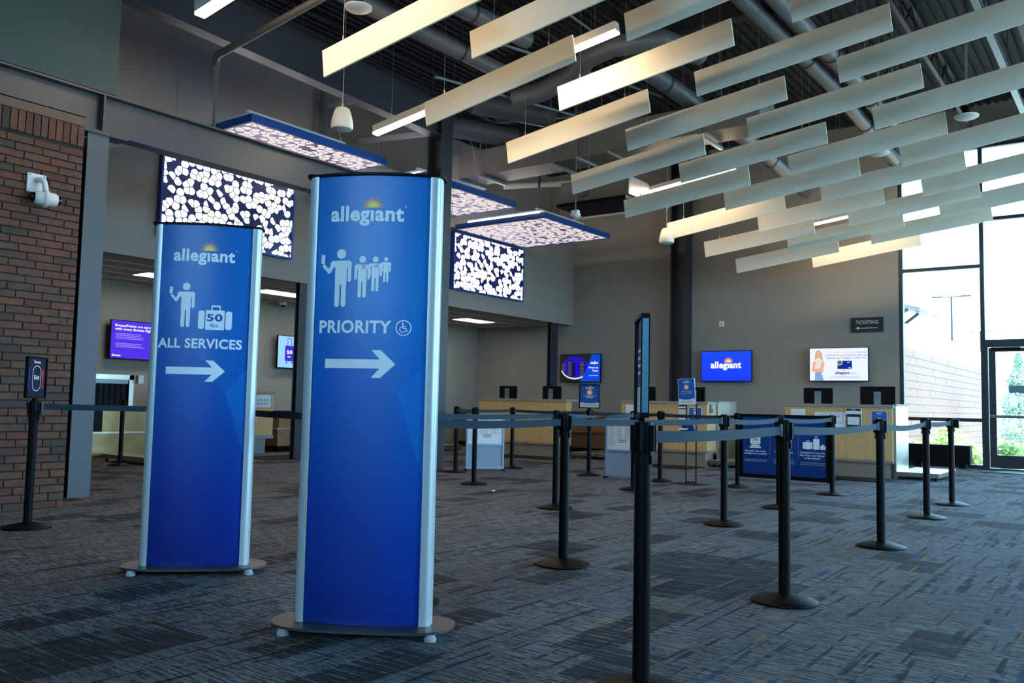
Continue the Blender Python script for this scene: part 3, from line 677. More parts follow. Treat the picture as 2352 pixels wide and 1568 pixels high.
# wall light boxes and canopies
def uvbox(b0, b1, name, m, parent, axis):
    bm = bmesh.new(); uvl = bm.loops.layers.uv.new('UV'); a = Vector(b0); c = Vector(b1)
    bmesh.ops.create_cube(bm, size=1, matrix=Matrix.Translation((a+c)/2) @ Matrix.Diagonal((*(c-a), 1)))
    for f in bm.faces:
        for l in f.loops:
            l[uvl].uv = (l.vert.co.y, l.vert.co.z) if axis == 'X' else (l.vert.co.y, l.vert.co.x)
    me = bpy.data.meshes.new(name); bm.to_mesh(me); bm.free(); me.materials.append(m); o = bpy.data.objects.new(name, me); COL.objects.link(o); o.parent = parent; return o
WH = ['left of the two towers', 'hidden mostly behind the priority tower', 'right of the middle column']
for q, (ya, yb) in enumerate(((7.2, 9.75), (10.65, 13.2), (14.1, 16.71))):
    t = thing('glowing_wall_panel', 'bright backlit pebble-patterned panel on the bulkhead, ' + WH[q], 'wall panel', (-12.25, ya, 3.53), 0, 'glowing pebble panels on the bulkhead'); W = yb-ya
    fb = MB(); fb.box((0, 0, 0), (.11, W, .03)); fb.box((0, 0, 1.24), (.11, W, 1.27)); fb.box((0, 0, .03), (.11, .03, 1.24)); fb.box((0, W-.03, .03), (.11, W, 1.24)); fb.box((0, .03, .03), (.02, W-.03, 1.24))
    fb.build('frame', M['canblue'], t)
    for i in range(3):
        w3 = (W-.06)/3
        for j in range(2): uvbox((.085, .03+i*w3+.002, .03+j*.605+.002), (.092, .03+(i+1)*w3-.002, .03+(j+1)*.605-.002), 'pattern_sheet', PEB_WALL, t, 'X')
for q, (ya, yb) in enumerate(((7.03, 9.6), (10.5, 13.1), (14.07, 16.65))):
    t = thing('ceiling_canopy', 'blue-edged hanging canopy with glowing pebble underside, ' + ['leftmost, above the beam', 'middle one, cut off by the steel column', 'rightmost, in front of the far wall'][q], 'canopy', (-12.1, ya, 4.82), 0, 'blue pebble canopies'); W = yb-ya; D = 2.37
    fb = MB(); fb.box((0, 0, 0), (D, .04, .115)); fb.box((0, W-.04, 0), (D, W, .115)); fb.box((0, .04, 0), (.04, W-.04, .115)); fb.box((D-.04, .04, 0), (D, W-.04, .115))
    fb.box((.04, .04, .10), (D-.04, W-.04, .108)); fb.build('frame', M['canblue'], t)
    w2, d2 = (W-.08)/2, (D-.08)/2
    for i in range(2):
        for j in range(2): uvbox((.04+j*d2+.003, .04+i*w2+.003, .012), (.04+(j+1)*d2-.003, .04+(i+1)*w2-.003, .020), 'pattern_sheet', PEB_CAN, t, 'Z')
    for x, y in ((.2, .2), (D-.1, .25), (D-.1, W-.1), (.2, W-.2)): MB().cyl((x, y, .115), (x, y, 2.43), .003, 5).build('wire', M['wire'], t)
    t2 = thing('tube_light_frame', 'lit tube lamps on a rail just above the %s blue canopy' % ['leftmost', 'middle', 'rightmost'][q], 'light fixture', (-10.0, ya+.2, 5.0), 0, 'tube lamp rails above the canopies')
    MB().box((-.08, -.05, .05), (-.02, 1.75, .08)).build('rail', M['offw'], t2)
    for j in range(3):
        MB().box((-1.9, j*.78-.035, .012), (.0, j*.78+.035, .045), bev=.004).build('housing', M['white'], t2); MB().cyl((-1.88, j*.78, 0), (-.01, j*.78, 0), .026, 14).build('lamp_tube', M['tube'], t2, smooth=True)
    MB().cyl((-.05, .85, .08), (-.05, .85, 2.25), .004, 6).tube([(-.05, 0, .08), (-.05, .5, 1.4)], .003, 5).tube([(-.05, 1.7, .08), (-.05, 1.2, 1.4)], .003, 5).build('hanger', M['wire'], t2)
# pendants, sensors, speakers
def speaker(loc, label):
    t = thing('pendant_speaker', label, 'speaker', loc, 0, 'white pendant speakers')
    MB().lathe([(0, 0), (.125, 0), (.135, .03), (.128, .1), (.105, .2), (.085, .25), (.06, .265), (0, .265)], 32).build('shell', M['offw'], t, smooth=True)
    MB().lathe([(0, -.012), (.10, -.008), (.125, 0), (.12, .004), (0, .004)], 32).build('grille', M['white'], t, smooth=True)
    MB().cyl((0, 0, .265), (0, 0, 2.6), .004, 6).cyl((0, 0, .265), (0, 0, .32), .012, 8).build('cable', M['wire'], t)
speaker((-7.85, 6.97, 4.36), 'white pendant speaker hanging left of the middle column'); speaker((-7.0, 14.0, 4.03), 'white pendant speaker hanging in front of the far column')
t = thing('smoke_sensor', 'white ceiling sensor on a rod beside the grey ceiling unit', 'sensor', (-7.62, 11.9, 4.16))
MB().lathe([(0, 0), (.05, .01), (.085, .04), (.09, .07), (0, .07)], 24).build('dome', M['white'], t, smooth=True); MB().box((-.06, -.04, .07), (.06, .04, .13)).build('junction_box', M['white'], t); MB().cyl((0, 0, .13), (0, 0, 3.1), .012, 8).build('rod', M['duct'], t)
for i, (loc, lb) in enumerate((((-3.107, 12.935, 4.78), 'round white disc lamp hanging between the baffles above the screens'), ((-1.887, 12.432, 4.95), 'round white disc lamp hanging at the right between baffles'), ((-1.813, 8.907, 5.2), 'round white disc lamp near the top right corner'), ((-6.9, 6.3, 5.35), 'round white disc fitting near the top left of the ducts'))):
    t = thing('disc_lamp', lb, 'ceiling fitting', loc, 0, 'round white disc fittings')
    MB().lathe([(0, -.01), (.12, -.005), (.15, .015), (.15, .03), (.04, .05), (0, .05)], 28).build('disc', M['white'], t, smooth=True); MB().cyl((0, 0, .05), (0, 0, .16), .05, 12).build('hub', M['black'], t); MB().cyl((0, 0, .16), (0, 0, DZ-loc[2]), .02, 8).build('stem', M['strut'], t)
for lb, loc in (('small dark dome camera on the recess ceiling beside a panel light', (-15.2, 12.0, 3.175)),):
    t = thing('dome_camera', lb, 'camera', loc); MB().lathe([(0, -.11), (.04, -.10), (.055, -.06), (0, -.06)], 20).build('lens_dome', M['black'], t, smooth=True); MB().lathe([(0, -.07), (.075, -.065), (.085, -.02), (.085, 0), (0, 0)], 24).build('housing', M['white'], t, smooth=True)
tag(MB().lathe([(0, -.03), (.05, -.03), (.065, 0), (0, 0)], 20).build('smoke_detector', M['white'], loc=(-13.6, 9.2, 3.175)), 'small white smoke detector on the recess ceiling tiles', 'detector')

# ---------------------------------------------------------------- the two sign towers
def tower(label, cx, cy, rz, H, stops):
    t = thing('sign_tower', label, 'sign', (cx, cy, 0), rz, 'blue free-standing sign towers'); hw = .3225
    T = .055; B = .05    # half thickness at the panel edge, bulge
    def yf(u): return -(T-.008)-B*(1-(u/.285)**2)
    # base plate
    P = []
    for i in range(60):
        a = 2*math.pi*i/60; c, s = math.cos(a), math.sin(a)
        P.append((.43*abs(c)**.62*(1 if c > 0 else -1), .19*abs(s)**.75*(1 if s > 0 else -1)))
    MB().prism(P, lambda u, v, q: (u, v, q), .032, .044).build('base_plate', M['base'], t)
    for x, y in ((-.34, -.13), (.34, -.13), (-.34, .13), (.34, .13)):
        MB().lathe([(0, 0), (.026, 0), (.028, .006), (.028, .016), (.022, .02), (.022, .032), (0, .032)], 16, c=(x, y, 0)).build('levelling_foot', M['alu'], t, smooth=True)
    # side extrusions
    for s in (-1, 1):
        prof = [(s*.272, -(T+.006)), (s*.295, -(T+.005)), (s*.312, -(T-.006)), (s*.3215, -(T-.026)), (s*.3225, 0), (s*.3215, T-.026), (s*.312, T-.006), (s*.295, T+.005), (s*.272, T+.006)]
        prof = prof+[(s*.272, T-.004), (s*.272, -(T-.004))]
        MB().prism(prof, lambda u, v, q: (u, v, q), .044, H-.012).build('side_extrusion', M['alu'], t, smooth=True)
    # front and back skins
    N = 28
    for name, sg in (('front_panel', 1), ('back_panel', -1)):
        bm = bmesh.new(); rows = []
        for z in (.046, H-.012):
            rows.append([bm.verts.new((-.272+.544*i/N, sg*yf(-.272+.544*i/N), z)) for i in range(N+1)])
        inner = [[bm.verts.new((v.co.x, v.co.y+.006*sg, v.co.z)) for v in row] for row in rows]
        for i in range(N):
            bm.faces.new((rows[0][i], rows[0][i+1], rows[1][i+1], rows[1][i])); bm.faces.new((inner[0][i+1], inner[0][i], inner[1][i], inner[1][i+1]))
            for k in (0, 1): bm.faces.new((rows[k][i], rows[k][i+1], inner[k][i+1], inner[k][i]))
        for i in (0, N): bm.faces.new((rows[0][i], rows[1][i], inner[1][i], inner[0][i]))
        bmesh.ops.recalc_face_normals(bm, faces=bm.faces[:]); me = bpy.data.meshes.new(name); bm.to_mesh(me); bm.free(); me.shade_smooth()
        try: me.set_sharp_from_angle(angle=R(38))
        except Exception: pass
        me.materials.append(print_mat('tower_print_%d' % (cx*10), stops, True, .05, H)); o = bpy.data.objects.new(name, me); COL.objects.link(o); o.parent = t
    MB().prism([(-.272+.544*i/20, yf(-.272+.544*i/20)+.012) for i in range(21)]+[(.272-.544*i/20, -yf(.272-.544*i/20)-.012) for i in range(21)], lambda u, v, q: (u, v, q), .05, H-.02).build('core', M['black'], t)
    # cap
    cp = [(-.335, -.02), (-.333, -.045), (-.315, -.072)]+[(-.28+.56*i/16, yf(-.28+.56*i/16)-.012) for i in range(17)]+[(.315, -.072), (.333, -.045), (.335, -.02)]
    cp = cp+[(u, -v) for u, v in cp[::-1]]
    MB().prism(cp, lambda u, v, q: (u, v, q), H-.012, H).build('top_cap', M['black'], t)
    fn = lambda u, v, l=1: (u, yf(u)-.0007*l-.0004, v)
    return t, fn
BIS = [-.26+.02*i for i in range(27)]
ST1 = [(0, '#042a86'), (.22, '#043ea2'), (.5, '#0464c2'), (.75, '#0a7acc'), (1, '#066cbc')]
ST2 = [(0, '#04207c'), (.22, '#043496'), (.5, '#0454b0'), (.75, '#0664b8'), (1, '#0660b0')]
cxp, cyp = (-3.274-2.728)/2, (2.734+3.078)/2; ap = math.atan2(.344, .546)
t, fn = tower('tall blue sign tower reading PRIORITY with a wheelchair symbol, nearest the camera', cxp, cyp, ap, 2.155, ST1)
logo('logo', -.025, 1.925, .355, fn, t, BIS)
F1 = lambda u, v: fn(u, v, 2)
art('pictogram', man(-.142, 1.514, .275, True), M['artw'], F1, t, BIS)
art('pictogram', man(-.036, 1.558, .197)+man(.026, 1.588, .165)+man(.076, 1.632, .118), M['artw'], F1, t, BIS)
art('lettering', [text('PRIORITY', -.243, 1.392, .352, .058, .032)], M['artw'], F1, t, BIS)
art('wheelchair_symbol', wheelchair(.165, 1.418, .037), M['artw'], F1, t, BIS)
art('arrow', [arrow(-.207, .133, 1.246, .0215, .065, .020, .064)], M['artw'], F1, t, BIS)
cxa, cya = (-5.021-4.572)/2, (2.961+3.425)/2; aa = math.atan2(.464, .449)
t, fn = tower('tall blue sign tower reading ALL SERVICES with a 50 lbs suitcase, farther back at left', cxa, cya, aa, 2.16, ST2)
F2 = lambda u, v: fn(u, v, 2)
logo('logo', -.012, 1.922, .37, fn, t, BIS)
art('pictogram', man(-.108, 1.506, .275, True), M['artw'], F2, t, BIS)
art('suitcase_symbol', suitcase(-.030, 1.492, .170, 1.615), M['artw'], F2, t, BIS)
F3 = lambda u, v: fn(u, v, 3)
art('lettering', [text('50', .068, 1.548, .094, .043, .034, 'C')], M['artb'], F3, t, BIS)
art('lettering', [text('lbs', .068, 1.508, .044, .024, .0, 'C')], M['artb'], F3, t, BIS)
art('lettering', [text('ALL SERVICES', -.27, 1.378, .505, .058, .032)], M['artw'], F2, t, BIS)
art('arrow', [arrow(-.212, .142, 1.236, .0225, .066, .024, .070)], M['artw'], F2, t, BIS)

# ---------------------------------------------------------------- stanchions
HS = 1.016
def make_post(name_label, loc, rz=0, group='belt stanchions of the queue'):
    t = thing('stanchion', name_label, 'stanchion', loc, rz, group)
    MB().lathe([(0, 0), (.178, 0), (.183, .006), (.182, .012), (.165, .020), (.11, .034), (.06, .044), (.036, .048), (0, .048)], 48).build('base', M['blackm'], t, smooth=True)
    MB().cyl((0, 0, .045), (0, 0, .90), .0325, 28).build('pole', M['blackm'], t, smooth=True)
    MB().lathe([(0, .895), (.0335, .895), (.036, .90), (.036, 1.008), (.033, HS), (0, HS)], 28).build('head', M['black'], t, smooth=True)
    for k in range(4):
        mt = Matrix.Rotation(k*math.pi/2, 4, 'Z'); b = MB()
        b.box((.030, -.014, .905), (.050, -.005, 1.004), mt, bev=.002).box((.030, .005, .905), (.050, .014, 1.004), mt, bev=.002).box((.028, -.012, .885), (.038, .012, 1.004), mt).box((.034, -.010, .855), (.041, .010, .888), mt, bev=.002)
        b.build('belt_clip', M['black'], t)
    return t
def rail_dir(a, b): return math.atan2(b[1]-a[1], b[0]-a[0])
def belt(parent, a, b, twist=0., sag=.012, za=.9575, zb=.9575):
    """webbing from post a to post b, a mesh in the parent's local frame"""
    A = Vector((a[0], a[1], za)); B = Vector((b[0], b[1], zb)); d = (B-A); d.z = 0; L = d.length; d.normalize(); A = A+d*.052; B = B-d*.052; nrm = Vector((-d.y, d.x, 0))
    bm = bmesh.new(); uvl = bm.loops.layers.uv.new('UV'); N = 28; K = 6; G = []
    for i in range(N+1):
        f = i/N; c = A.lerp(B, f); c.z -= sag*4*f*(1-f)
        ang = twist*(f*f*(3-2*f)); ax = Vector((0, 0, 1))*math.cos(ang)+nrm*math.sin(ang); tn = d.cross(ax)
        row = [[bm.verts.new(c+ax*(-.024+.048*j/K)+tn*(s*.0008)) for j in range(K+1)] for s in (1, -1)]; G.append((f*L, row))
    def F(vs, uv):
        f_ = bm.faces.new(vs)
        for l, u in zip(f_.loops, uv): l[uvl].uv = u
    for (u0, r0_), (u1, r1_) in zip(G, G[1:]):
        for j in range(K):
            for s in (0, 1):
                vs = [r0_[s][j], r1_[s][j], r1_[s][j+1], r0_[s][j+1]]; uv = [(u0, j/K), (u1, j/K), (u1, (j+1)/K), (u0, (j+1)/K)]
                F(vs if s == 0 else vs[::-1], uv if s == 0 else uv[::-1])
        for j in (0, K): F([r0_[0][j], r0_[1][j], r1_[1][j], r1_[0][j]], [(0, 0)]*4)
    me = bpy.data.meshes.new('belt'); bm.to_mesh(me); bm.free(); me.materials.append(M['belt']); me.shade_smooth()
    try: me.set_sharp_from_angle(angle=R(38))
    except Exception: pass
    o = bpy.data.objects.new('belt', me); COL.objects.link(o); o.parent = parent
    o.matrix_parent_inverse = (Matrix.Translation(parent.location) @ Matrix.Rotation(parent.rotation_euler.z, 4, 'Z')).inverted()
    e = MB(); q = d.to_track_quat('X', 'Z').to_matrix().to_4x4()
    e.box((-.012, -.006, -.034), (.004, .006, .034), Matrix.Translation(B) @ q, bev=.002); eo = e.build('belt_end', M['strut'], o)
    return o
S = dict(A1=(-1.581, 2.979), A2=(-1.691, 4.874), A3=(-1.773, 7.35), A4=(-1.897, 9.712), A5=(-1.937, 11.318),
         B1=(-3.222, 4.948), B2=(-3.22, 7.656), B3=(-3.309, 9.375), B4=(-3.333, 11.396),
         C1=(-5.026, 7.551), C2=(-5.412, 9.932), C3=(-5.75, 11.355), D1=(-4.598, 11.391),
         E1=(-6.985, 11.405), E2=(-8.636, 11.645), E3=(-8.70, 10.276), E4=(-7.251, 8.944),
         X1=(-7.27, 3.306), X2=(-12.775, 7.123), H1=(-6.71, 4.54), H2=(-3.299+.05, 3.45), H3=(-5.0, 5.3))
LB = dict(A1='nearest black stanchion at lower right, carrying an edge-on sign frame', A2='black stanchion second from the camera in the window-side row, wide round base in full view',
          A3='black stanchion in front of the right-hand counter, third in the window-side row', A4='black stanchion near the scale platform, fourth in the window-side row', A5='last black stanchion of the window-side row, in front of the low black box',
          B1='black stanchion right of the priority tower with a large base, nearest of the middle row', B2='black stanchion between the edge-on sign and the blue queue panel, second of the middle row',
          B3='black stanchion mostly hidden behind the window-side post, third of the middle row', B4='black stanchion holding the right edge of the blue queue panel',
          C1='black stanchion just behind the post nearest the priority tower', C2='black stanchion left of the edge-on sign, beside the large grey notice stand', C3='black stanchion behind the edge-on sign frame, right of it',
          D1='black stanchion holding the left edge of the blue queue panel', E1='black stanchion topped by the small blue sign below the skyline screen', E2='black stanchion in front of the left check-in counter',
          E3='black stanchion farthest left beside the middle steel column', E4='black stanchion touching the small grey notice stand by the left counter', X1='black stanchion carrying the exit sign before the brick wall',
          X2='black stanchion by the baggage scanner behind the grey column', H1='black stanchion hidden behind the left tower', H2='black stanchion hidden behind the priority tower, nearer one', H3='black stanchion hidden behind the priority tower, farther one')
first = None; P = {}
rot = dict(A1=R(90), A2=R(92), A3=R(93))
for k, (x, y) in S.items():
    if k == 'D1' or k.startswith('H') or True:
        if first is None: first = make_post(LB[k], (x, y, 0), R(2)); P[k] = first
        else: P[k] = dup(first, (x, y, 0), R({'X1': 40, 'B1': 5, 'C1': 10}.get(k, 2)), LB[k])
P['X1']['group'] = 'belt stanchions of the queue'
def bl_(a, b, **k): belt(P[a], S[a], S[b], **k)
bl_('A1', 'A2', twist=.35, sag=.01); bl_('A2', 'A3', sag=.02, twist=.15); bl_('A3', 'A4', sag=.03); bl_('A4', 'A5')
bl_('B1', 'B2'); bl_('B2', 'B3', sag=.02, twist=.1); bl_('B3', 'B4', sag=.02)
bl_('B1', 'H2'); bl_('H2', 'H1', sag=.0); bl_('H1', 'X1', sag=.0, zb=.97)
bl_('C1', 'H3'); bl_('C1', 'C2', twist=math.pi); bl_('C2', 'E1', sag=.01)
bl_('E1', 'E2'); bl_('C3', 'E1'); bl_('D1', 'C3'); bl_('E2', 'E3'); bl_('E3', 'E4')
MB().box((.05, -.02, .90), (.085, .02, 1.0), bev=.004).build('cassette', M['black'], P['A5'])
MB().box((.035, -.022, .90), (.065, .022, 1.0), bev=.004).build('cassette', M['black'], P['E1']); MB().box((.035, -.022, .90), (.065, .022, 1.0), bev=.004).build('cassette', M['black'], P['C3'])

# sign frames on posts
def sign_frame(label, loc, rz, w, h, m, framem=None, edge=None, th=.026, par=None):
    """upright frame standing on z=loc.z, face toward local -Y"""
    t = thing('sign_frame', label, 'sign', loc, rz)
    if par is not None:
        a_ = par.rotation_euler.z; dv = Matrix.Rotation(-a_, 3, 'Z') @ (Vector(loc)-par.location); t.parent = par; t.location = dv; t.rotation_euler = (0, 0, rz-a_); del t['category']; t['label'] = label
    fw_ = .012; fm = framem or M['black']
    MB().box((-w/2, -th/2, 0), (w/2, th/2, fw_)).box((-w/2, -th/2, h-fw_), (w/2, th/2, h)).box((-w/2, -th/2, fw_), (-w/2+fw_, th/2, h-fw_)).box((w/2-fw_, -th/2, fw_), (w/2, th/2, h-fw_)).build('frame', fm, t)
    MB().box((-w/2+fw_, -.004, fw_), (w/2-fw_, .004, h-fw_)).build('insert', m, t)
    return t, (lambda u, v, l=1: (u, -.0045-.0006*l, v))
# edge-on sign on the nearest post
dirv = Vector((-math.sin(R(33.5)), math.cos(R(33.5)))); x0, y0 = S['A1']
rz = math.atan2(-dirv.y, -dirv.x)   # local +X toward camera end, face (-Y) toward the left
t, fn = sign_frame('tall edge-on sign frame with bluish edge standing on the nearest stanchion', (x0+dirv.x*.10, y0+dirv.y*.10, 1.032), rz, .29, .40, M['navy'], th=.034, par=P['A1'])
MB().box((-.03, -.012, -.016), (.03, .012, .004), bev=.002).build('adapter', M['black'], t)
MB().box((.1455, -.012, .02), (.149, .012, .38)).build('edge_channel', mat('blue_grey_channel', '#5c8fa6', .35, metal=.5), t)
art('printed_band', [rect(-.12, .02, .12, .12)], M['paper'], lambda u, v: fn(u, v), t); art('printed_lines', lines(-.1, .1, [.17, .2, .23, .26], .012), M['artw'], lambda u, v: fn(u, v), t)
# exit sign
d = Vector((-.58, .81)); n_ = Vector((.81, .58)); rz = math.atan2(d.y, d.x)
# local x along d, local -Y must equal n_: (-Y) = (sin rz, -cos rz)
t, fn = sign_frame('small black exit sign with red side bar on the stanchion before the brick wall', (S['X1'][0], S['X1'][1], 1.035), rz, .28, .335, mat('exit_sign_face', '#0d1430', .3), par=P['X1'])
MB().box((-.02, -.012, -.02), (.02, .012, .003)).build('adapter', M['black'], t)
a1 = lambda u, v: fn(u, v, 1); aw = mat('sign_white', '#e8ecf0', .5)
art('lettering', [text('Breeze', 0, .285, .09, .021, .03, 'C')], aw, a1, t); art('lettering', [text('Exit', 0, .155, .075, .032, .02, 'C')], aw, a1, t)
o = rrect(-.06, .06, .06, .265, .055, 8); i_ = rrect(-.055, .065, .055, .26, .05, 8)
art('outline', [[o[k], o[(k+1) % len(o)], i_[(k+1) % len(o)], i_[k]] for k in range(len(o))], aw, a1, t)
art('red_bar', [rrect(.078, .08, .093, .235, .007)], mat('sign_red', '#e0232b', .4, emit='#e0232b', estr=.15), a1, t); art('blue_bar', [rrect(-.112, .08, -.102, .235, .005)], mat('sign_blue', '#2740a8', .4), a1, t)
# blue sign on E1
t, fn = sign_frame('small blue sign offering 1 personal item free, on a stanchion by the left counter', (S['E1'][0], S['E1'][1], 1.03), R(2), .36, .365, M['navy'], th=.03, par=P['E1'])
MB().box((-.02, -.012, -.016), (.02, .012, .003)).build('adapter', M['black'], t)
f1 = lambda u, v: fn(u, v, 1); f2 = lambda u, v: fn(u, v, 2)
def small_poster(t, fn, w, h, title, big=None, ruled=True):
    f1 = lambda u, v: fn(u, v, 1); f2 = lambda u, v: fn(u, v, 2); f3 = lambda u, v: fn(u, v, 3)
    art('background', [rect(-w/2, 0, w/2, h)], M['artb'], f1, t)
    logo('logo', 0, h*.86, w*.42, lambda u, v, l: fn(u, v, 1+l), t, reg=False)
    art('round_badge', [circle(0, h*.68, w*.15, 28)], M['sunO'], f2, t)
    art('bag_symbol', [rrect(-w*.085, h*.63, w*.085, h*.70, w*.02), rect(-w*.04, h*.70, -w*.025, h*.73), rect(w*.025, h*.70, w*.04, h*.73), rect(-w*.04, h*.72, w*.04, h*.735)], M['artw'], f3, t)
    art('lettering', [text(s, 0, h*(.50-.07*i), w*(.62 if i == 0 else .34 if big else .7), h*(.03 if i == 0 else .05 if big else .03), .02, 'C') for i, s in enumerate(title)], M['artw'], f2, t)
    art('white_band', [[(-w/2, 0), (w/2, 0), (w/2, h*.24)]+[(w/2-w*i/10, h*(.24-.06*math.sin(math.pi*i/10)*1.0)) for i in range(1, 10)]+[(-w/2, h*.22)]], M['paper'], f2, t)
    if ruled: art('fine_print', lines(-w*.42, w*.42, [h*.06, h*.095, h*.13], h*.012, .1), M['ink'], f3, t)
small_poster(t, lambda u, v, l=1: fn(u, v+.014, l), .334, .335, ['1 PERSONAL ITEM', 'FREE'], True)

# poster stand with literature tray
t = thing('poster_stand', 'slim two-rod stand with a tilted blue poster in front of the middle counter', 'sign stand', (-5.258, 11.33, 0), R(3))
MB().box((-.26, -.16, 0), (.22, .16, .006), bev=.002).build('base_plate', M['blackm'], t)
MB().cyl((-.075, 0, .006), (-.075, 0, 1.12), .009, 10).cyl((.075, 0, .006), (.075, 0, 1.12), .009, 10).cyl((-.075, 0, .03), (.075, 0, .03), .008, 8).build('rods', M['black'], t, smooth=True)
MB().box((-.128, -.015, 1.115), (.128, -.007, 1.485), Matrix.Rotation(R(-3), 4, 'Y')).build('poster_holder', mat('clear_acrylic_edge', '#9fb4c4', .2), t)
mt = Matrix.Rotation(R(-3), 4, 'Y'); pf = lambda u, v, l=1: tuple(mt @ Vector((u, -.0155-.0008*l, 1.12+v)))
small_poster(t, pf, .235, .358, ['New: Is everything', 'to be your boarding pass'], False)
MB().prism([(0, .76), (-.10, .84), (-.11, .83), (-.03, .74)], lambda u, v, q: (q, u, v), -.11, .07).build('literature_tray', M['artb'], t); MB().box((-.12, -.12, .735), (-.02, -.04, .76), bev=.006).build('clamp', M['black'], t)
b = MB(); b.box((-.09, -.1, .80), (.03, -.02, .805), Matrix.Rotation(R(12), 4, 'X')); b.build('leaflet', M['paper'], t)

# queue panel between posts
t = thing('queue_panel', 'wide framed blue panel about bag weight and fees between two stanchions', 'panel', (-4.565, 11.39, 0), 0); W = 1.205
MB().box((0, -.018, .15), (W, .018, .20)).box((0, -.018, .965), (W, .018, 1.005)).box((0, -.018, .20), (.045, .018, .965)).box((W-.045, -.018, .20), (W, .018, .965)).build('frame', M['black'], t)
MB().box((.045, -.006, .20), (W-.045, .006, .965)).build('insert', print_mat('queue_panel_print', [(0, '#0b2f6e'), (1, '#0c3f88')], False, .2, .97), t)
qf = lambda u, v, l=1: (u, -.0065-.0006*l, v); q1 = lambda u, v: qf(u, v, 1)
art('suitcase_symbol', suitcase(.15, .60, .29, .70)+[rrect(.16, .572, .28, .592, .004), rrect(.14, .55, .30, .566, .004)], M['artw'], q1, t)
art('lettering', [text('50', .22, .645, .055, .032, .03, 'C'), text('lbs', .22, .612, .026, .014, 0, 'C')], M['navy'], lambda u, v: qf(u, v, 2), t)
art('lettering', [text('Has your bag been', .22, .50, .29, .022, .015, 'C'), text('watching its weight?', .22, .465, .32, .022, .015, 'C'), text('1 Personal item', .61, .50, .24, .022, .015, 'C'), text('Checked & Carry-On', .985, .51, .32, .022, .015, 'C'), text('Bag Fees are higher', .985, .475, .32, .022, .015, 'C'), text('at the airport', .985, .44, .21, .022, .015, 'C')], M['artw'], q1, t)
art('fine_print', lines(.07, .38, [.39, .37], .008, .05)+lines(.47, .76, [.40, .38, .36], .008, .1)+lines(.83, 1.15, [.385, .362], .008, .05), M['greyp'], q1, t)
art('divider', [rect(.418, .47, .422, .76), rect(.80, .46, .804, .76)], M['greyp'], q1, t)
art('round_badge', [circle(.61, .64, .075, 28)], mat('printed_amber', '#f0a032', .5), q1, t)
art('bag_symbol', suitcase(.86, .565, .985, .66)+[rrect(.995, .565, 1.075, .70, .012), rect(1.02, .70, 1.026, .735), rect(1.045, .70, 1.051, .735), rect(1.02, .73, 1.051, .737), rrect(1.085, .565, 1.155, .615, .006), rrect(1.105, .615, 1.135, .63, .004)], M['artw'], q1, t)
for x in (-.028, W+.02): MB().box((x-.01, -.008, .19), (x+.018, .008, .21)).box((x-.01, -.008, .93), (x+.018, .008, .95)).build('bracket', M['black'], t)

# grey notice stands
def notice_stand(label, loc, rz, w, h):
    t = thing('notice_stand', label, 'notice stand', loc, rz, 'grey regulatory notice stands')
    MB().box((-w/2, -.03, .03), (-w/2+.03, .03, h), bev=.003).box((w/2-.03, -.03, .03), (w/2, .03, h), bev=.003).box((-w/2+.03, -.03, h-.02), (w/2-.03, .03, h)).box((-w/2+.03, -.03, .40), (w/2-.03, .03, .43)).box((-w/2+.03, -.03, .03), (w/2-.03, .03, .06)).build('frame', mat('blue_grey_aluminium', '#8da2b8', .4, metal=.3), t)
    MB().box((-w/2+.03, -.01, .06), (w/2-.03, .01, .40)).build('lower_panel', M['greyp'], t); MB().box((-w/2+.03, -.012, .43), (w/2-.03, .01, h-.02)).build('notice', M['paper'], t)
    nf = lambda u, v: (u, -.0128, v); ww = w-.1
    L = []
    for c in range(3): L += [rect(-ww/2+c*ww/3, .47+k*.0125, -ww/2+c*ww/3+ww/3.4*random.uniform(.6, 1), .474+k*.0125) for k in range(int((h-.52)/.0125)) if not (c > 0 and k < 9)]
    art('fine_print', L, M['greyp'], nf, t)
    art('pictogram', [rect(-.03+c*.027, .53+r_*.03, -.015+c*.027, .548+r_*.03) for c in range(5) for r_ in range(2)], M['inkblack'], nf, t)
    for s in (-1, 1): MB().box((s*w/2-.02, -.05, 0), (s*w/2+.02, .05, .03), bev=.006).build('foot', M['black'], t)
    return t
notice_stand('large grey notice stand with printed sheet, left of the edge-on sign', (-6.37, 11.30, 0), R(1), .50, .90)
notice_stand('narrow-looking grey notice stand beside the leftmost counter', (-8.60, 10.87, 0), R(50), .62, .90)
tag(MB().box((-.2, -.08, 0), (.2, .08, .025), bev=.004).build('folder', mat('red_board', '#c05a4a', .6), loc=(-9.05, 10.45, 0)), 'flat reddish board lying on the carpet beside the notice stand', 'board')

# ---------------------------------------------------------------- counters
def counter(label, x0, x1, y0, dep, seams):
    t = thing('check_in_counter', label, 'counter', (x0, y0, 0), 0, 'wood-fronted check-in counters'); W = x1-x0
    MB().box((.05, .05, 0), (W-.05, dep-.02, .245)).build('kick_base', M['kick'], t)
    MB().box((-.005, -.012, .245), (W+.005, dep, .29)).build('foot_rail', M['kick'], t)
    xs = [0]+seams+[W]
    for a, b in zip(xs, xs[1:]): MB().box((a+.002, 0, .29), (b-.002, .02, 1.135)).build('front_panel', M['wood'], t)
    for q_ in (0, W-.02): MB().box((q_, .02, .29), (q_+.02, dep, 1.135)).build('side_panel', M['wood'], t)
    MB().box((-.02, -.02, 1.135), (W+.02, .42, 1.185), bev=.004).build('transaction_top', M['top'], t)
    MB().box((0.02, .40 if dep > .45 else dep-.02, .70), (W-.02, dep+.35, .74)).build('worktop', M['top'], t)
    return t
c1 = counter('wood-fronted check-in counter on the left, in front of the thin column', -11.90, -9.62, 14.8, .20, [.55, 1.65])
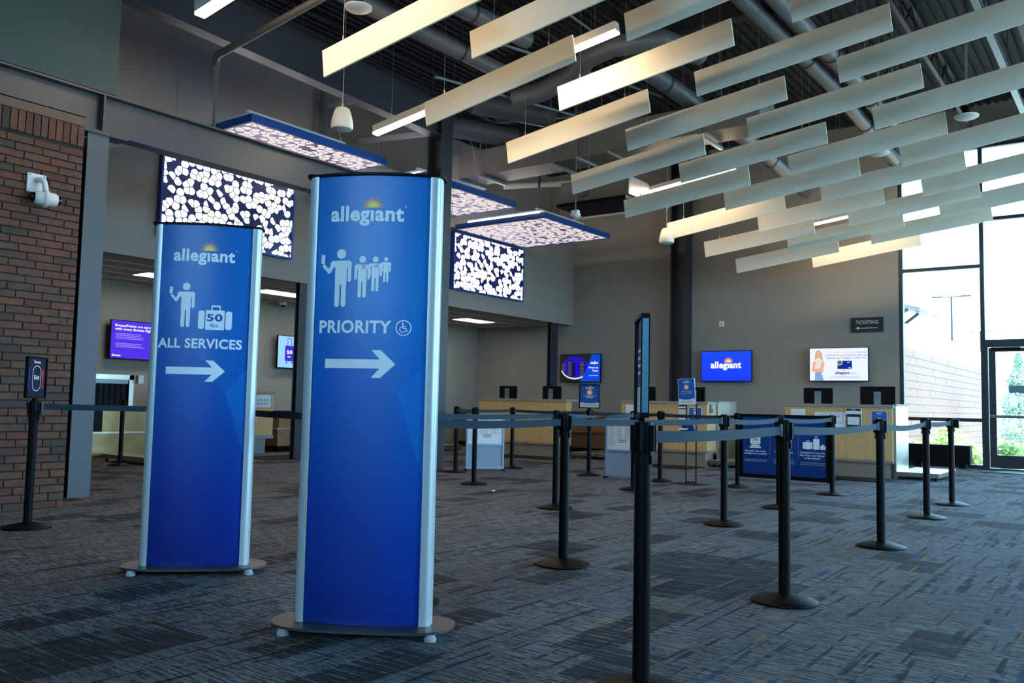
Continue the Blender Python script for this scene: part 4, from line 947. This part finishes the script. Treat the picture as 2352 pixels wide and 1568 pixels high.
c2 = counter('wood-fronted check-in counter in the middle, behind the edge-on sign', -8.34, -6.56, 14.8, .42, [.9])
c3 = counter('wood-fronted check-in counter on the right under the advert screen', -5.12, -3.38, 14.8, .42, [.62, 1.2])
for (x, y, lb) in ((-6.56, 15.22, 'tall brushed steel scale housing at the end of the middle counter'), (-3.38, 14.86, 'tall bright steel scale housing at the end of the right-hand counter')):
    t = thing('scale_housing', lb, 'scale housing', (x, y, 0))
    MB().box((0.003, 0, .0), (.04, .86, 1.17), bev=.006).build('side_panel', M['stain'], t); MB().box((0.0, -.0, 1.17), (.05, .86, 1.20)).build('top_trim', M['top'], t)
def scale(label, x0, x1, y0, y1):
    t = thing('scale_platform', label, 'scale', (x0, y0, 0), 0, 'low steel baggage scales')
    MB().box((0, 0, .05), (x1-x0, y1-y0, .125), bev=.006).build('platform', M['stain'], t)
    for x, y in ((.06, .06), (x1-x0-.06, .06), (.06, y1-y0-.06), (x1-x0-.06, y1-y0-.06)): MB().cyl((x, y, 0), (x, y, .05), .022, 12).build('foot', M['black'], t)
scale('low steel baggage scale beside the right-hand counter, nearest the window', -3.36, -2.72, 14.86, 16.3); scale('low steel baggage scale right of the middle counter', -6.54, -5.9, 14.9, 16.2)
scale('low steel baggage scale between the left and middle counters', -9.55, -8.98, 14.9, 16.2); scale('low steel baggage scale just left of the middle counter', -8.93, -8.40, 14.86, 16.2)
scale('low steel scale by the baggage scanner at the left', -13.75, -12.3, 7.35, 7.75); scale('low steel scale left of the priority tower beyond the small counter', -13.7, -12.9, 11.2, 12.2); scale('low steel scale behind the posts by the leftmost counter', -13.6, -12.6, 14.2, 15.1)
def conveyor(label, x0, x1, y0, y1, h, m, axis='X', lip=.45):
    t = thing('baggage_conveyor', label, 'conveyor', (x0, y0, 0), 0, 'steel baggage conveyors'); W, D = x1-x0, y1-y0
    MB().box((0.02, .02, .12), (W-.02, D-.02, lip)).build('lower_skirt', m, t); MB().box((0, -.02, lip), (W, D, lip+.035), bev=.004).build('lip', M['stain'], t)
    MB().box((0.02, .04, lip+.035), (W-.02, D-.04, h)).build('upper_skirt', m, t); MB().box((.06, .06, 0), (W-.06, D-.06, .12)).build('plinth', M['black'], t)
    MB().box((.05, .05, h), (W-.05, D-.05, h+.02)).build('belt', M['black'], t)
conveyor('bronze-toned baggage conveyor running behind the check-in counters', -14.2, -5.0, 16.6, 17.6, .80, M['bronze'])
conveyor('steel baggage conveyor against the recess wall beyond the small counter', -15.2, -14.2, 11.2, 16.4, .80, M['bronze'])
# baggage scanner
t = thing('baggage_scanner', 'steel-framed baggage scanner opening with black strip curtain at far left', 'scanner', (-14.0, 6.6, 0)); 
MB().box((-1.0, 0, .85), (0, .08, 1.42)).box((-1.0, 1.30, .85), (0, 1.38, 1.42)).box((-1.0, 0, 1.34), (0, 1.38, 1.42)).build('hood', M['stain'], t)
MB().box((-1.0, -.6, .0), (.05, 1.9, .45)).build('lower_skirt', M['bronze2'], t); MB().box((-1.0, -.6, .45), (.02, 1.9, .84)).build('upper_skirt', M['bronze2'], t); MB().box((-1.0, -.6, .44), (.07, 1.9, .465)).build('lip', M['stain'], t)
MB().box((-.12, .08, .85), (-.10, 1.3, 1.34)).build('shade_backing', M['black'], t)  # black sheet added as shade so gaps between curtain strips stay dark
for i in range(12): MB().box((-.06, .09+i*.1, .86), (-.05, .175+i*.1, 1.27)).build('curtain_strip', M['black'], t)
MB().box((-.05, .08, 1.27), (-.03, 1.3, 1.34)).build('curtain_rail', M['strut'], t); MB().box((.0, 1.40, 1.28), (.10, 1.50, 1.42), bev=.008).build('beacon_box', M['white'], t)
MB().box((.021, -.5, .47), (.03, .85, .83)).build('opening_shade', M['black'], t)  # flat black sheet standing in for the shaded conveyor opening
bpy.context.view_layer.update()
# small counter in the recess
t = thing('check_in_counter', 'small wood-fronted counter between the two towers with a taped notice', 'counter', (-14.0, 9.0, 0), 0, 'wood-fronted check-in counters')
MB().box((-.95, .05, .70), (-.35, 1.87, .742)).build('worktop', M['top'], t); MB().box((-.35, 0, .36), (0, 1.92, 1.16)).build('body', M['wood'], t); MB().box((-.38, -.02, 1.16), (.03, 1.94, 1.21), bev=.004).build('countertop', M['top'], t)
MB().box((-.35, 0, .29), (.02, 1.93, .36)).build('foot_rail', M['strut'], t); MB().box((-.92, .03, 0), (-.06, 1.8, .29)).build('kick_base', M['strut'], t)
tag(MB().box((0, 0, 0), (.9, 1.35, .012), bev=.004).build('floor_mat', M['blackm'], loc=(-13.3, 9.6, 0)), 'black rubber mat on the carpet before the small recess counter', 'mat')
tag(MB().box((0, 0, 0), (2.3, .7, .012), bev=.004).build('floor_mat', M['blackm'], loc=(-11.6, 13.95, 0)), 'dark mat on the carpet in front of the left check-in counter', 'mat')
tag(MB().box((0, 0, 0), (1.5, .7, .012), bev=.004).build('floor_mat', M['blackm'], loc=(-8.0, 13.9, 0)), 'dark mat on the carpet in front of the middle check-in counter', 'mat')
tag(MB().box((0, 0, 0), (1.6, .75, .012), bev=.004).build('floor_mat', M['blackm'], loc=(-4.9, 13.9, 0)), 'dark mat on the carpet in front of the right-hand check-in counter', 'mat')
tag(MB().box((0, 0, 0), (2.6, .9, .012), bev=.004).build('floor_mat', M['blackm'], loc=(-2.6, 18.0, 0)), 'dark entrance mat just inside the glass door', 'mat')

# monitors seen from behind
def monitor(label, x, y, z, rz, w=.50, h=.30):
    t = thing('monitor', label, 'monitor', (x, y, z), rz, 'counter monitors seen from behind')
    MB().box((-w/2, 0, -.02), (w/2, .03, h-.02), bev=.006).box((-w*.36, -.02, .02), (w*.36, 0, h-.07), bev=.004).build('housing', M['black'], t)
    MB().box((-.055, -.045, -.36), (.055, -.020, .22), bev=.004).build('stand', M['strut'], t)
    MB().box((-.12, -.12, -.445), (.12, .08, -.43), bev=.004).build('stand_foot', M['black'], t)
    n = 20; o = circle(0, .155, .035, n); i_ = circle(0, .155, .030, n)
    art('emblem', [[o[k], o[(k+1) % n], i_[(k+1) % n], i_[k]] for k in range(n)]+[text('DELL', 0, .148, .042, .014, .02, 'C')], M['inkblack'], lambda u, v: (u, -.0456, v), t)
    return t
MZ = 1.187
monitor('left monitor of the left check-in counter', -11.53, 15.35, MZ, R(-4)); monitor('right monitor of the left check-in counter', -10.36, 15.35, MZ, R(-4))
monitor('left monitor of the middle counter, peeking out beside the edge-on sign', -8.10, 15.4, MZ, R(-25)); monitor('right monitor of the middle counter, partly behind the poster', -7.06, 15.4, MZ, R(-25))
monitor('left monitor of the right-hand counter', -4.74, 15.4, MZ, R(5)); monitor('right monitor of the right-hand counter, beside the window frame', -3.75, 15.4, MZ, R(4), .56, .33)
t = monitor('dark monitor edge over the small recess counter', -14.65, 10.2, 1.19, R(70), .5, .32)

# notices on counters
def sheet(label, x0, x1, z0, z1, y, m, cat='notice', th=.004):
    o = thing('notice', label, cat, (x0, y-th, z0)); MB().box((0, 0, 0), (x1-x0, th-.0005, z1-z0)).build('sheet', m, o)
    return o, (lambda u, v, l=1: (u, -.0006*l, v)), x1-x0, z1-z0
Yc = 14.8
o, f, w_, h_ = sheet('white printed notice at the left end of the middle counter', -8.24, -8.03, .80, 1.10, Yc, M['paper'])
art('fine_print', lines(.02, w_-.02, [h_*.2, h_*.3, h_*.4, h_*.5, h_*.6], .006), M['greyp'], lambda u, v: f(u, v), o); art('red_line', [rect(.02, h_*.85, w_-.02, h_*.87)], M['sunO'], lambda u, v: f(u, v), o)
o, f, w_, h_ = sheet('white notice with black header near the right end of the middle counter', -7.12, -6.97, .82, 1.12, Yc, M['paper'])
art('black_header', [rect(0, h_*.9, w_, h_), rect(0, h_*.72, w_, h_*.8)], M['inkblack'], lambda u, v: f(u, v), o); art('fine_print', lines(.015, w_-.015, [h_*.3, h_*.4, h_*.5, h_*.6], .006), M['ink'], lambda u, v: f(u, v), o)
o, f, w_, h_ = sheet('small blue poster on the middle counter behind the poster stand', -6.92, -6.66, .78, 1.08, Yc, M['paper']); small_poster(o, lambda u, v, l=1: f(u+w_/2, v+.01, l), w_-.02, h_-.02, ['Carry-on', 'size check'], False)
t = thing('card_reader', 'small payment terminal with green display on the end of the middle counter', 'card reader', (-6.555, 14.92, .98)); MB().box((0, 0, 0), (.03, .09, .16), bev=.008).build('body', M['strut'], t); MB().box((.03, .02, .09), (.033, .07, .14)).build('display', emitm('green_display', '#2fbf8a', .8), t); MB().box((.03, .02, .015), (.034, .07, .075)).build('keypad', M['ink'], t)
o, f, w_, h_ = sheet('white printed notice at the left of the right-hand counter', -5.02, -4.77, .86, 1.09, Yc, M['paper']); art('red_line', [rect(.02, h_*.72, w_-.02, h_*.74)], M['sunO'], lambda u, v: f(u, v), o); art('fine_print', lines(.03, w_-.03, [.03, .06, .09, .12], .006), M['greyp'], lambda u, v: f(u, v), o)
t = thing('framed_print', 'white framed script print reading kindness on the right-hand counter', 'picture', (-4.61, 14.77, .79)); W, H = .50, .26
MB().box((0, 0, 0), (W, .025, .02)).box((0, 0, H-.02), (W, .025, H)).box((0, 0, .02), (.02, .025, H-.02)).box((W-.02, 0, .02), (W, .025, H-.02)).build('frame', M['white'], t); MB().box((.02, .012, .02), (W-.02, .022, H-.02)).build('print', M['paper'], t)
art('lettering', [([(a+b*.25, b) for a, b in text('kindness', .06, .17, .30, .055, -.0)[0]], text('kindness', .06, .17, .30, .055, -.0)[1])], M['inkblack'], lambda u, v: (u, .0115, v), t)
art('lettering', [([(a+b*.25, b) for a, b in text('is free', .24, .06, .18, .04, 0)[0]], text('is free', .24, .06, .18, .04, 0)[1])], M['greyp'], lambda u, v: (u, .0115, v), t)
o, f, w_, h_ = sheet('grey and white notice holder right of the framed script print', -4.10, -3.85, .80, 1.12, Yc-.01, M['paper'], th=.02)
art('black_header', [rect(.01, h_*.86, w_-.01, h_*.98), rect(.01, h_*.03, w_-.01, h_*.70)], M['inkblack'], lambda u, v: f(u, v), o); art('white_table', [rect(.03, h_*.15, w_-.03, h_*.55)], M['paper'], lambda u, v: f(u, v, 2), o)
art('rule', [rect(.03, h_*(.15+.08*k), w_-.03, h_*(.155+.08*k)) for k in range(6)], M['greyp'], lambda u, v: f(u, v, 3), o); art('lettering', [text('allegiant', w_/2, h_*.9, w_*.3, None, .02, 'C')], M['artw'], lambda u, v: f(u, v, 2), o)
o, f, w_, h_ = sheet('small blue poster with an orange badge at the right end of the right-hand counter', -3.70, -3.46, .77, 1.08, Yc, M['paper'])
art('background', [rect(.005, .005, w_-.005, h_-.005)], M['artb'], lambda u, v: f(u, v), o); art('round_badge', [circle(w_/2, h_*.55, .032, 24)], M['sunO'], lambda u, v: f(u, v, 2), o); art('lettering', [text('allegiant', w_/2, h_*.86, w_*.36, None, .02, 'C')], M['artw'], lambda u, v: f(u, v, 2), o); art('fine_print', [rect(.04, h_*.76, w_-.04, h_*.775), rect(.05, h_*.3, w_-.05, h_*.31), rect(.05, h_*.24, w_-.05, h_*.25)], M['greyp'], lambda u, v: f(u, v, 2), o)
o = thing('notice', 'crumpled white taped notice with small pictures on the small recess counter', 'notice', (-13.998, 10.5, .90)); bm_ = MB(); bm_.box((0, 0, 0), (.004, .34, .24)); bm_.build('sheet', M['paper'], o)
art('picture', [rect(.03+c*.07, .05+r_*.07, .075+c*.07, .09+r_*.07) for c in range(4) for r_ in range(2)], M['greyp'], lambda u, v: (.0048, u, v), o)

# ---------------------------------------------------------------- wall screens and signs
def screen(label, c, z0, w, h, face, bgm):
    """face 'S' on the far wall (faces -Y) or 'E' on the recess wall (faces +X); c = left end seen from the front"""
    rz = 0 if face == 'S' else R(90)
    t = thing('wall_screen', label, 'screen', (*c, z0), rz, 'wall screens')
    MB().box((0, 0, 0), (w, .045, h), bev=.004).build('bezel', M['black'], t); MB().box((w*.3, .045, h*.3), (w*.7, .16, h*.7)).build('mount', M['black'], t)
    MB().box((.014, -.002, .016), (w-.014, 0.001, h-.016)).build('display', bgm, t)
    return t, (lambda u, v, l=1: (u, -.0024-.0006*l, v))
SW = emitm('screen_white', '#eef2fb', .95)
t, f = screen('wall screen showing the white airline logo on plain blue, left of the advert screen', (-8.55, 18.94), 1.69, 1.235, .715, 'S', print_mat('screen_blue', [(0, '#0a2bc0'), (1, '#0834b8')], False, 0, .7, .95))
logo('logo', .615, .315, .74, f, t, mw=SW, mo=emitm('screen_orange', '#ff8a3c', .95), my=emitm('screen_yellow', '#ffd23c', 1.), reg=False)
t, f = screen('wall screen with a standing woman and a card advert beside the window', (-6.02, 18.94), 1.70, 1.235, .725, 'S', emitm('screen_lilac', '#cfd8f8', .95))
f1 = lambda u, v: f(u, v, 1); f2 = lambda u, v: f(u, v, 2); f3 = lambda u, v: f(u, v, 3)
sk = emitm('screen_skin', '#e0a890', .8); hr = emitm('screen_hair', '#c9a888', .8)
art('picture_hair', [[(.13, .60), (.155, .655), (.20, .675), (.245, .655), (.275, .60), (.29, .50), (.31, .40), (.30, .34), (.26, .36), (.14, .36), (.115, .42), (.12, .5)]], hr, f1, t)
art('picture_figure', [circle(.2, .59, .042, 20, .055), [(.175, .50), (.225, .50), (.225, .56), (.175, .56)], capsule(.295, .38, .27, .25, .032), capsule(.11, .40, .09, .26, .03), capsule(.08, .24, .28, .22, .03)], sk, f2, t)
art('picture_top', [[(.11, .44), (.17, .51), (.23, .51), (.29, .44), (.27, .30), (.25, .20), (.14, .20), (.125, .3)]], emitm('screen_cream', '#d8cdbf', .85), f2, t); art('picture_figure', [capsule(.08, .235, .27, .245, .028)], sk, f3, t)
art('picture_jeans', [[(.13, .20), (.26, .20), (.31, .02), (.12, .02)]], emitm('screen_denim', '#7f9ccc', .8), f2, t)
tb = emitm('screen_navy_text', '#1c2c6c', .9)
art('lettering', [text('Free Priority Boarding', .38, .605, .60, .032, .01)], emitm('screen_pink_text', '#f0908c', .95), f1, t)
art('lettering', [text('for you and', 1.0, .605, .19, .032, .01), text('everyone on your itinerary when you', .35, .545, .86, .032, .01), text('present your Allegiant credit card', .38, .485, .80, .032, .01)], tb, f1, t)
art('card_picture', [rrect(.60, .26, .90, .44, .015)], emitm('screen_card_blue', '#0c2a86', .9), f1, t)
o_ = circle(.645, .40, .06, 28); i_ = circle(.645, .40, .045, 28)
art('card_ring', [[o_[k], o_[(k+1) % 28], i_[(k+1) % 28], i_[k]] for k in range(28)], emitm('screen_gold', '#e8c060', .9), f2, t); art('card_disc', [circle(.645, .40, .042, 24)], emitm('screen_teal', '#2c6a90', .8), f2, t)
art('lettering', [text('VISA', .825, .275, .055, .022, .03), text('allegiant', .80, .40, .06, None, .02)], SW, f2, t)
logo('logo', .70, .155, .30, lambda u, v, l: f(u, v, l), t, mw=tb, mo=emitm('screen_orange', '#ff8a3c', .95), my=emitm('screen_yellow', '#ffd23c', 1.), reg=False)
art('lettering', [text('.com', .86, .155, .13, .045, 0)], emitm('screen_grey_text', '#6a7cb0', .9), f1, t); art('fine_print', lines(.45, 1.08, [.065, .085, .105], .005, .08), emitm('screen_grey_text', '#6a7cb0', .9), f1, t)
t, f = screen('wall screen with city towers at night reading Provo to Texas, above the left counter', (-12.53, 18.94), 1.67, 1.235, .725, 'S', emitm('screen_royal', '#0c3fc0', .9))
f1 = lambda u, v: f(u, v, 1); f2 = lambda u, v: f(u, v, 2); f3 = lambda u, v: f(u, v, 3); f4 = lambda u, v: f(u, v, 4)
art('picture_ground', [[(.016, .016), (.62, .016), (.78, .25), (.90, .52), (.98, .708), (.016, .708)]], emitm('screen_dark', '#2a2a1e', .5), f1, t)
art('picture_sky', [[(.045+.42-.42*math.cos(a), .37+.29*math.sin(a)) for a in [math.pi*2*i/36 for i in range(36)]]], emitm('screen_violet', '#1c10b4', .9), f2, t)
art('picture_towers', [rrect(.06, .18, .17, .50, .01), rrect(.23, .13, .38, .57, .06), rrect(.40, .14, .48, .52, .01), rrect(.60, .13, .76, .56, .05)], emitm('screen_tower', '#16162c', .6), f3, t)
art('picture_lights', [rect(.065+c*.022, .22+r_*.035, .075+c*.022, .232+r_*.035) for c in range(5) for r_ in range(8)]+[rect(.25, .17+r_*.035, .36, .176+r_*.035) for r_ in range(11)]+[rect(.62, .17+r_*.035, .74, .176+r_*.035) for r_ in range(11)], emitm('screen_glow', '#8f86c0', .9), f4, t)
arc = [(.045+.42-.43*math.cos(a), .37-.30*math.sin(a)) for a in [math.pi*(.08+.62*i/24) for i in range(25)]]; arc2 = [(.045+.42-.40*math.cos(a), .37-.265*math.sin(a)) for a in [math.pi*(.08+.62*i/24) for i in range(25)]]
art('picture_arc', [[arc[k], arc[k+1], arc2[k+1], arc2[k]] for k in range(24)], emitm('screen_cream_arc', '#d8d8b0', .9), f4, t)
art('picture_blue_band', [[(.62, .016), (1.22, .016), (1.22, .708), (.98, .708), (.90, .52), (.78, .25)]], emitm('screen_royal', '#0c3fc0', .9), f4, t)
f5 = lambda u, v: f(u, v, 5)
art('lettering', [text('Provo to', 1.17, .35, .28, .045, .015, 'R'), text('Texas', 1.17, .27, .18, .045, .015, 'R'), text('Austin, Houston', 1.17, .16, .27, .022, .0, 'R')], SW, f5, t)
logo('logo', 1.055, .47, .23, lambda u, v, l: f(u, v, 4+l), t, mw=SW, mo=emitm('screen_orange', '#ff8a3c', .95), my=emitm('screen_yellow', '#ffd23c', 1.), reg=False)
t, f = screen('violet wall screen about earned points in the recess, left of the towers', (-15.30, 8.22), 1.745, 1.235, .72, 'E', emitm('screen_purple', '#4a2fd0', .9))
f1 = lambda u, v: f(u, v, 1); f2 = lambda u, v: f(u, v, 2)
art('lettering', [text('BreezePoints are earned', .08, .60, .78, .042, .02), text('with every Breeze flight.', .08, .535, .76, .042, .02), text('Breeze', .05, .05, .16, .035, .03)], SW, f1, t)
art('fine_print', lines(.10, .70, [.46, .43, .40, .37, .28, .25, .22], .012, .2), emitm('screen_lilac_text', '#8f86ea', .9), f1, t)
art('white_column', [rect(.90, .03, 1.21, .40)], SW, f1, t); art('dark_column', [rect(.90, .42, 1.21, .70)], emitm('screen_deep', '#16104a', .9), f1, t); art('violet_button', [rrect(.93, .06, 1.05, .14, .03), rect(.93, .22, 1.15, .23), rect(.93, .28, 1.12, .29)], emitm('screen_purple', '#4a2fd0', .9), f2, t); art('fine_print', [rect(.93, .5, 1.15, .51), rect(.93, .56, 1.1, .57), rect(.93, .62, 1.14, .63)], SW, f2, t)
t, f = screen('pale blue wall screen with a purple 50 lbs suitcase, between the towers', (-15.30, 11.98), 1.745, 1.235, .72, 'E', emitm('screen_sky', '#8cc0f4', .9))
f1 = lambda u, v: f(u, v, 1); f2 = lambda u, v: f(u, v, 2); f3 = lambda u, v: f(u, v, 3); vio = emitm('screen_violet_case', '#3a2cc4', .9)
art('suitcase_picture', [rrect(.20, .16, .45, .50, .03), rect(.26, .50, .275, .66), rect(.36, .50, .375, .66), rect(.255, .65, .38, .665)], vio, f2, t); art('suitcase_wheels', [circle(.25, .13, .022, 14), circle(.40, .13, .022, 14)], tb, f2, t)
art('lettering', [text('50', .325, .32, .15, .075, .03, 'C'), text('lbs.', .325, .24, .09, .035, .02, 'C')], SW, f3, t); art('lettering', [text('Bags over 50', .62, .35, .55, .07, .03)], vio, f2, t)
# ticketing sign
t = thing('wall_sign', 'black wall sign reading TICKETING with a left arrow, above the advert screen', 'sign', (-5.175, 19.07, 2.745)); MB().box((0, 0, 0), (.655, .028, .315), bev=.003).build('plate', mat('sign_black', '#14171a', .45), t)
art('lettering', [text('TICKETING', .328, .175, .46, .075, .0, 'C')], M['white'], lambda u, v: (u, -.0012, v), t); art('arrow', [[(.55, .094), (.55, .084), (.165, .084), (.165, .055), (.10, .089), (.165, .123), (.165, .094)]], M['white'], lambda u, v: (u, -.0012, v), t)
t = thing('wall_plate', 'small white square plate high on the far wall right of the column', 'wall plate', (-8.17, 19.085, 2.985)); MB().box((0, 0, 0), (.125, .014, .125), bev=.003).build('cover', M['white'], t); MB().cyl((.062, 0, .062), (.062, -.006, .062), .02, 16).build('button', M['strut'], t)

# camera on the brick wall
t = thing('security_camera', 'white double-dome security camera on a bracket on the brick wall', 'camera', (-8.38, 3.70, 2.98))
MB().box((0, -.085, -.03), (.02, .085, .15), bev=.006).build('mounting_plate', M['white'], t)
MB().tube([(.02, .0, .09), (.07, .01, .09), (.10, .03, .07), (.11, .04, .02), (.11, .045, -.03)], .026, 16).build('arm', M['white'], t, smooth=True)
mt = Matrix.Translation((.115, .045, -.09)) @ Matrix.Rotation(R(-90), 4, 'X') @ Matrix.Rotation(R(8), 4, 'Y')
MB().lathe([(0, -.10), (.05, -.10), (.062, -.085), (.066, -.02), (.078, -.018), (.082, 0), (.078, .018), (.066, .02), (.062, .085), (.05, .10), (0, .10)], 36, mtx=mt).build('body', M['white'], t, smooth=True)
for s in (1, -1): MB().lathe([(0, .145*s), (.025, .14*s), (.042, .125*s), (.048, .10*s), (0, .10*s)], 28, mtx=mt).build('lens_dome', mat('dark_glossy_dome', '#08090b', .08), t, smooth=True)
for y in (-.065, .065):
    for z in (-.012, .132): MB().cyl((.018, y, z), (.024, y, z), .008, 8).build('screw', M['strut'], t)

# low black box before the window
t = thing('planter_box', 'long low black box on two feet in front of the window', 'planter', (-4.0, 18.72, 0)); MB().box((0, 0, .09), (1.12, .28, .45), bev=.006).build('trough', M['blackm'], t)
for x in (.12, .92): MB().box((x, .04, 0), (x+.12, .24, .09)).build('foot', M['blackm'], t)
tag(MB().lathe([(0, 0), (.02, .004), (.025, .012), (.012, .02), (0, .018)], 8).build('paper_scrap', M['paper'], loc=(-6.5, 8.4, .0)), 'tiny white paper scrap on the carpet beyond the priority tower', 'litter')

# ---------------------------------------------------------------- outside
w_ = struct('wall_outside', mat('block_mortar', '#7c665a', .9), boxes=[((-5.4, 19.8, -.15), (-5.012, 37, 3.32))])
bm_b = []
for v_ in range(2): bm_b.append(MB().box((0, 0, 0), (.012, .79, .19), bev=.0).build('block', M['block'], w_, (-5.012, 19.81, -.14)))
n = 0
for k in range(17):
    y = 19.81 if k % 2 == 0 else 19.41
    while y < 36.9:
        if y >= 19.8 and y+.79 < 37.0 and n < 296 and (k > 0 or True):
            c = bm_b[0].copy(); COL.objects.link(c); c.location = (-5.012+random.uniform(-.003, .003), y, -.14+k*.203); n += 1
        y += .8 if y < 28 else .8
        if n >= 296: break
bpy.data.objects.remove(bm_b[1]); bpy.data.objects.remove(bm_b[0])
rest = MB()
if n >= 296:
    for kk in range(k, 17):
        y = 19.81
        while y < 36.2:
            if kk > k: rest.box((-5.012, y, -.14+kk*.203), (-5.0, y+.79, .05+kk*.203))
            y += .8
if len(rest.bm.verts): rest.build('blockwork', M['block'], w_, kind='stuff')
else: rest.bm.free()
t = thing('wall_canopy', 'small bracketed canopy roof beyond the block wall', 'canopy', (-6.2, 26.5, 3.6)); 
MB().box((-.6, 0, .62), (.75, 3.0, .70), Matrix.Rotation(R(16), 4, 'Y')).build('roof', M['duct'], t); MB().cyl((-.3, .2, -.2), (.55, .2, .45), .05, 8).cyl((-.3, .2, .1), (-.3, .2, .7), .05, 8).cyl((-.3, 1.6, -.2), (.55, 1.6, .45), .05, 8).build('bracket', M['duct'], t); MB().box((-.5, 0, -3.75), (-.3, 3.0, .6)).build('support_wall', M['block'], t)
def lamp(label, x, y, h):
    t = thing('street_lamp', label, 'lamp post', (x, y, -.12), 0, 'lamp posts beyond the block wall'); MB().cyl((0, 0, 0), (0, 0, h), .07, 10, .05).build('pole', M['joist'], t); MB().cyl((-.5, 0, h), (.5, 0, h), .03, 8).build('arm', M['joist'], t)
    for s in (-1, 1): MB().box((s*.62-.22, -.12, h-.03), (s*.62+.22, .12, h+.04), bev=.02).build('lamp_head', M['joist'], t)
lamp('tall twin-arm lamp post beyond the block wall, nearer one', -7.6, 45, 6.7); lamp('small twin-arm lamp post beyond the block wall, farther one beside the mullion', -11.4, 80, 8.0)
def blob_tree(name, label, cat, loc, h, r, col, n, conifer=True, leaf=.09):
    t = thing(name, label, cat, loc); rng = random.Random(int(loc[1]*10+h*7))
    MB().cyl((0, 0, 0), (0, 0, h*.9), .09 if conifer else .03, 8, .02).build('trunk', mat('bark', '#8d7a68', .9), t)
    V = []; F = []
    for i in range(n):
        u = rng.random()
        if conifer:
            z = h*(.08+.9*u); rr = r*(1-u)*rng.uniform(.3, 1.0)*(.75+.25*math.sin(z*9))+.05
        else: z = h*u; rr = r*math.sqrt(max(0, 1-(2*u-1)**2))*rng.uniform(.3, 1)+.02
        a = rng.uniform(0, 6.283); p = Vector((rr*math.cos(a), rr*math.sin(a), z)); s = leaf*rng.uniform(.6, 1.5)
        d1 = Vector((rng.gauss(0, 1), rng.gauss(0, 1), rng.gauss(0, .6))).normalized()*s; d2 = d1.cross(Vector((rng.gauss(0, 1), rng.gauss(0, 1), 1))).normalized()*s*.45; b_ = len(V)
        V += [p-d1, p+d2, p+d1, p-d2]; F.append((b_, b_+1, b_+2, b_+3))
    me = bpy.data.meshes.new('foliage'); me.from_pydata([tuple(v) for v in V], [], F); me.materials.append(mat('leaves_'+col[1:], col, .7)); o = bpy.data.objects.new('foliage', me); COL.objects.link(o); o.parent = t; o['kind'] = 'stuff'
blob_tree('conifer', 'pale green conifer seen through the glass door', 'tree', (-3.25, 30, -.12), 3.1, 1.15, '#a9c4ae', 11000, True, .042)
blob_tree('conifer', 'larger pale green conifer farther right behind the glass door', 'tree', (-1.5, 34, -.12), 4.6, 1.7, '#a9c4ae', 12000, True, .05)
blob_tree('conifer', 'distant conifer beyond the right-hand door leaf', 'tree', (1.4, 36, -.12), 5.2, 1.8, '#a9c4ae', 8000, True, .06)
for i, (x, y, h_, r_) in enumerate(((-4.55, 21.6, .55, .35), (-4.1, 23.2, .6, .45), (-3.5, 22.4, .5, .4), (-3.0, 23.6, .55, .4), (-2.55, 21.5, .6, .35), (-4.4, 25.5, .8, .5), (-1.4, 22.3, .55, .4), (-2.2, 25.0, .6, .45))):
    blob_tree('shrub', ['low bright shrub nearest the window jamb', 'low bright shrub above the black box', 'low bright shrub behind the black box, right half', 'low bright shrub right of the black box', 'low bright shrub by the mullion beside the door', 'taller shrub at the foot of the block wall', 'low shrub outside the door at the right', 'low shrub seen low through the door glass'][i], 'shrub', (x, y, -.12), h_, r_, '#b9cf8e', 900, False, .06)
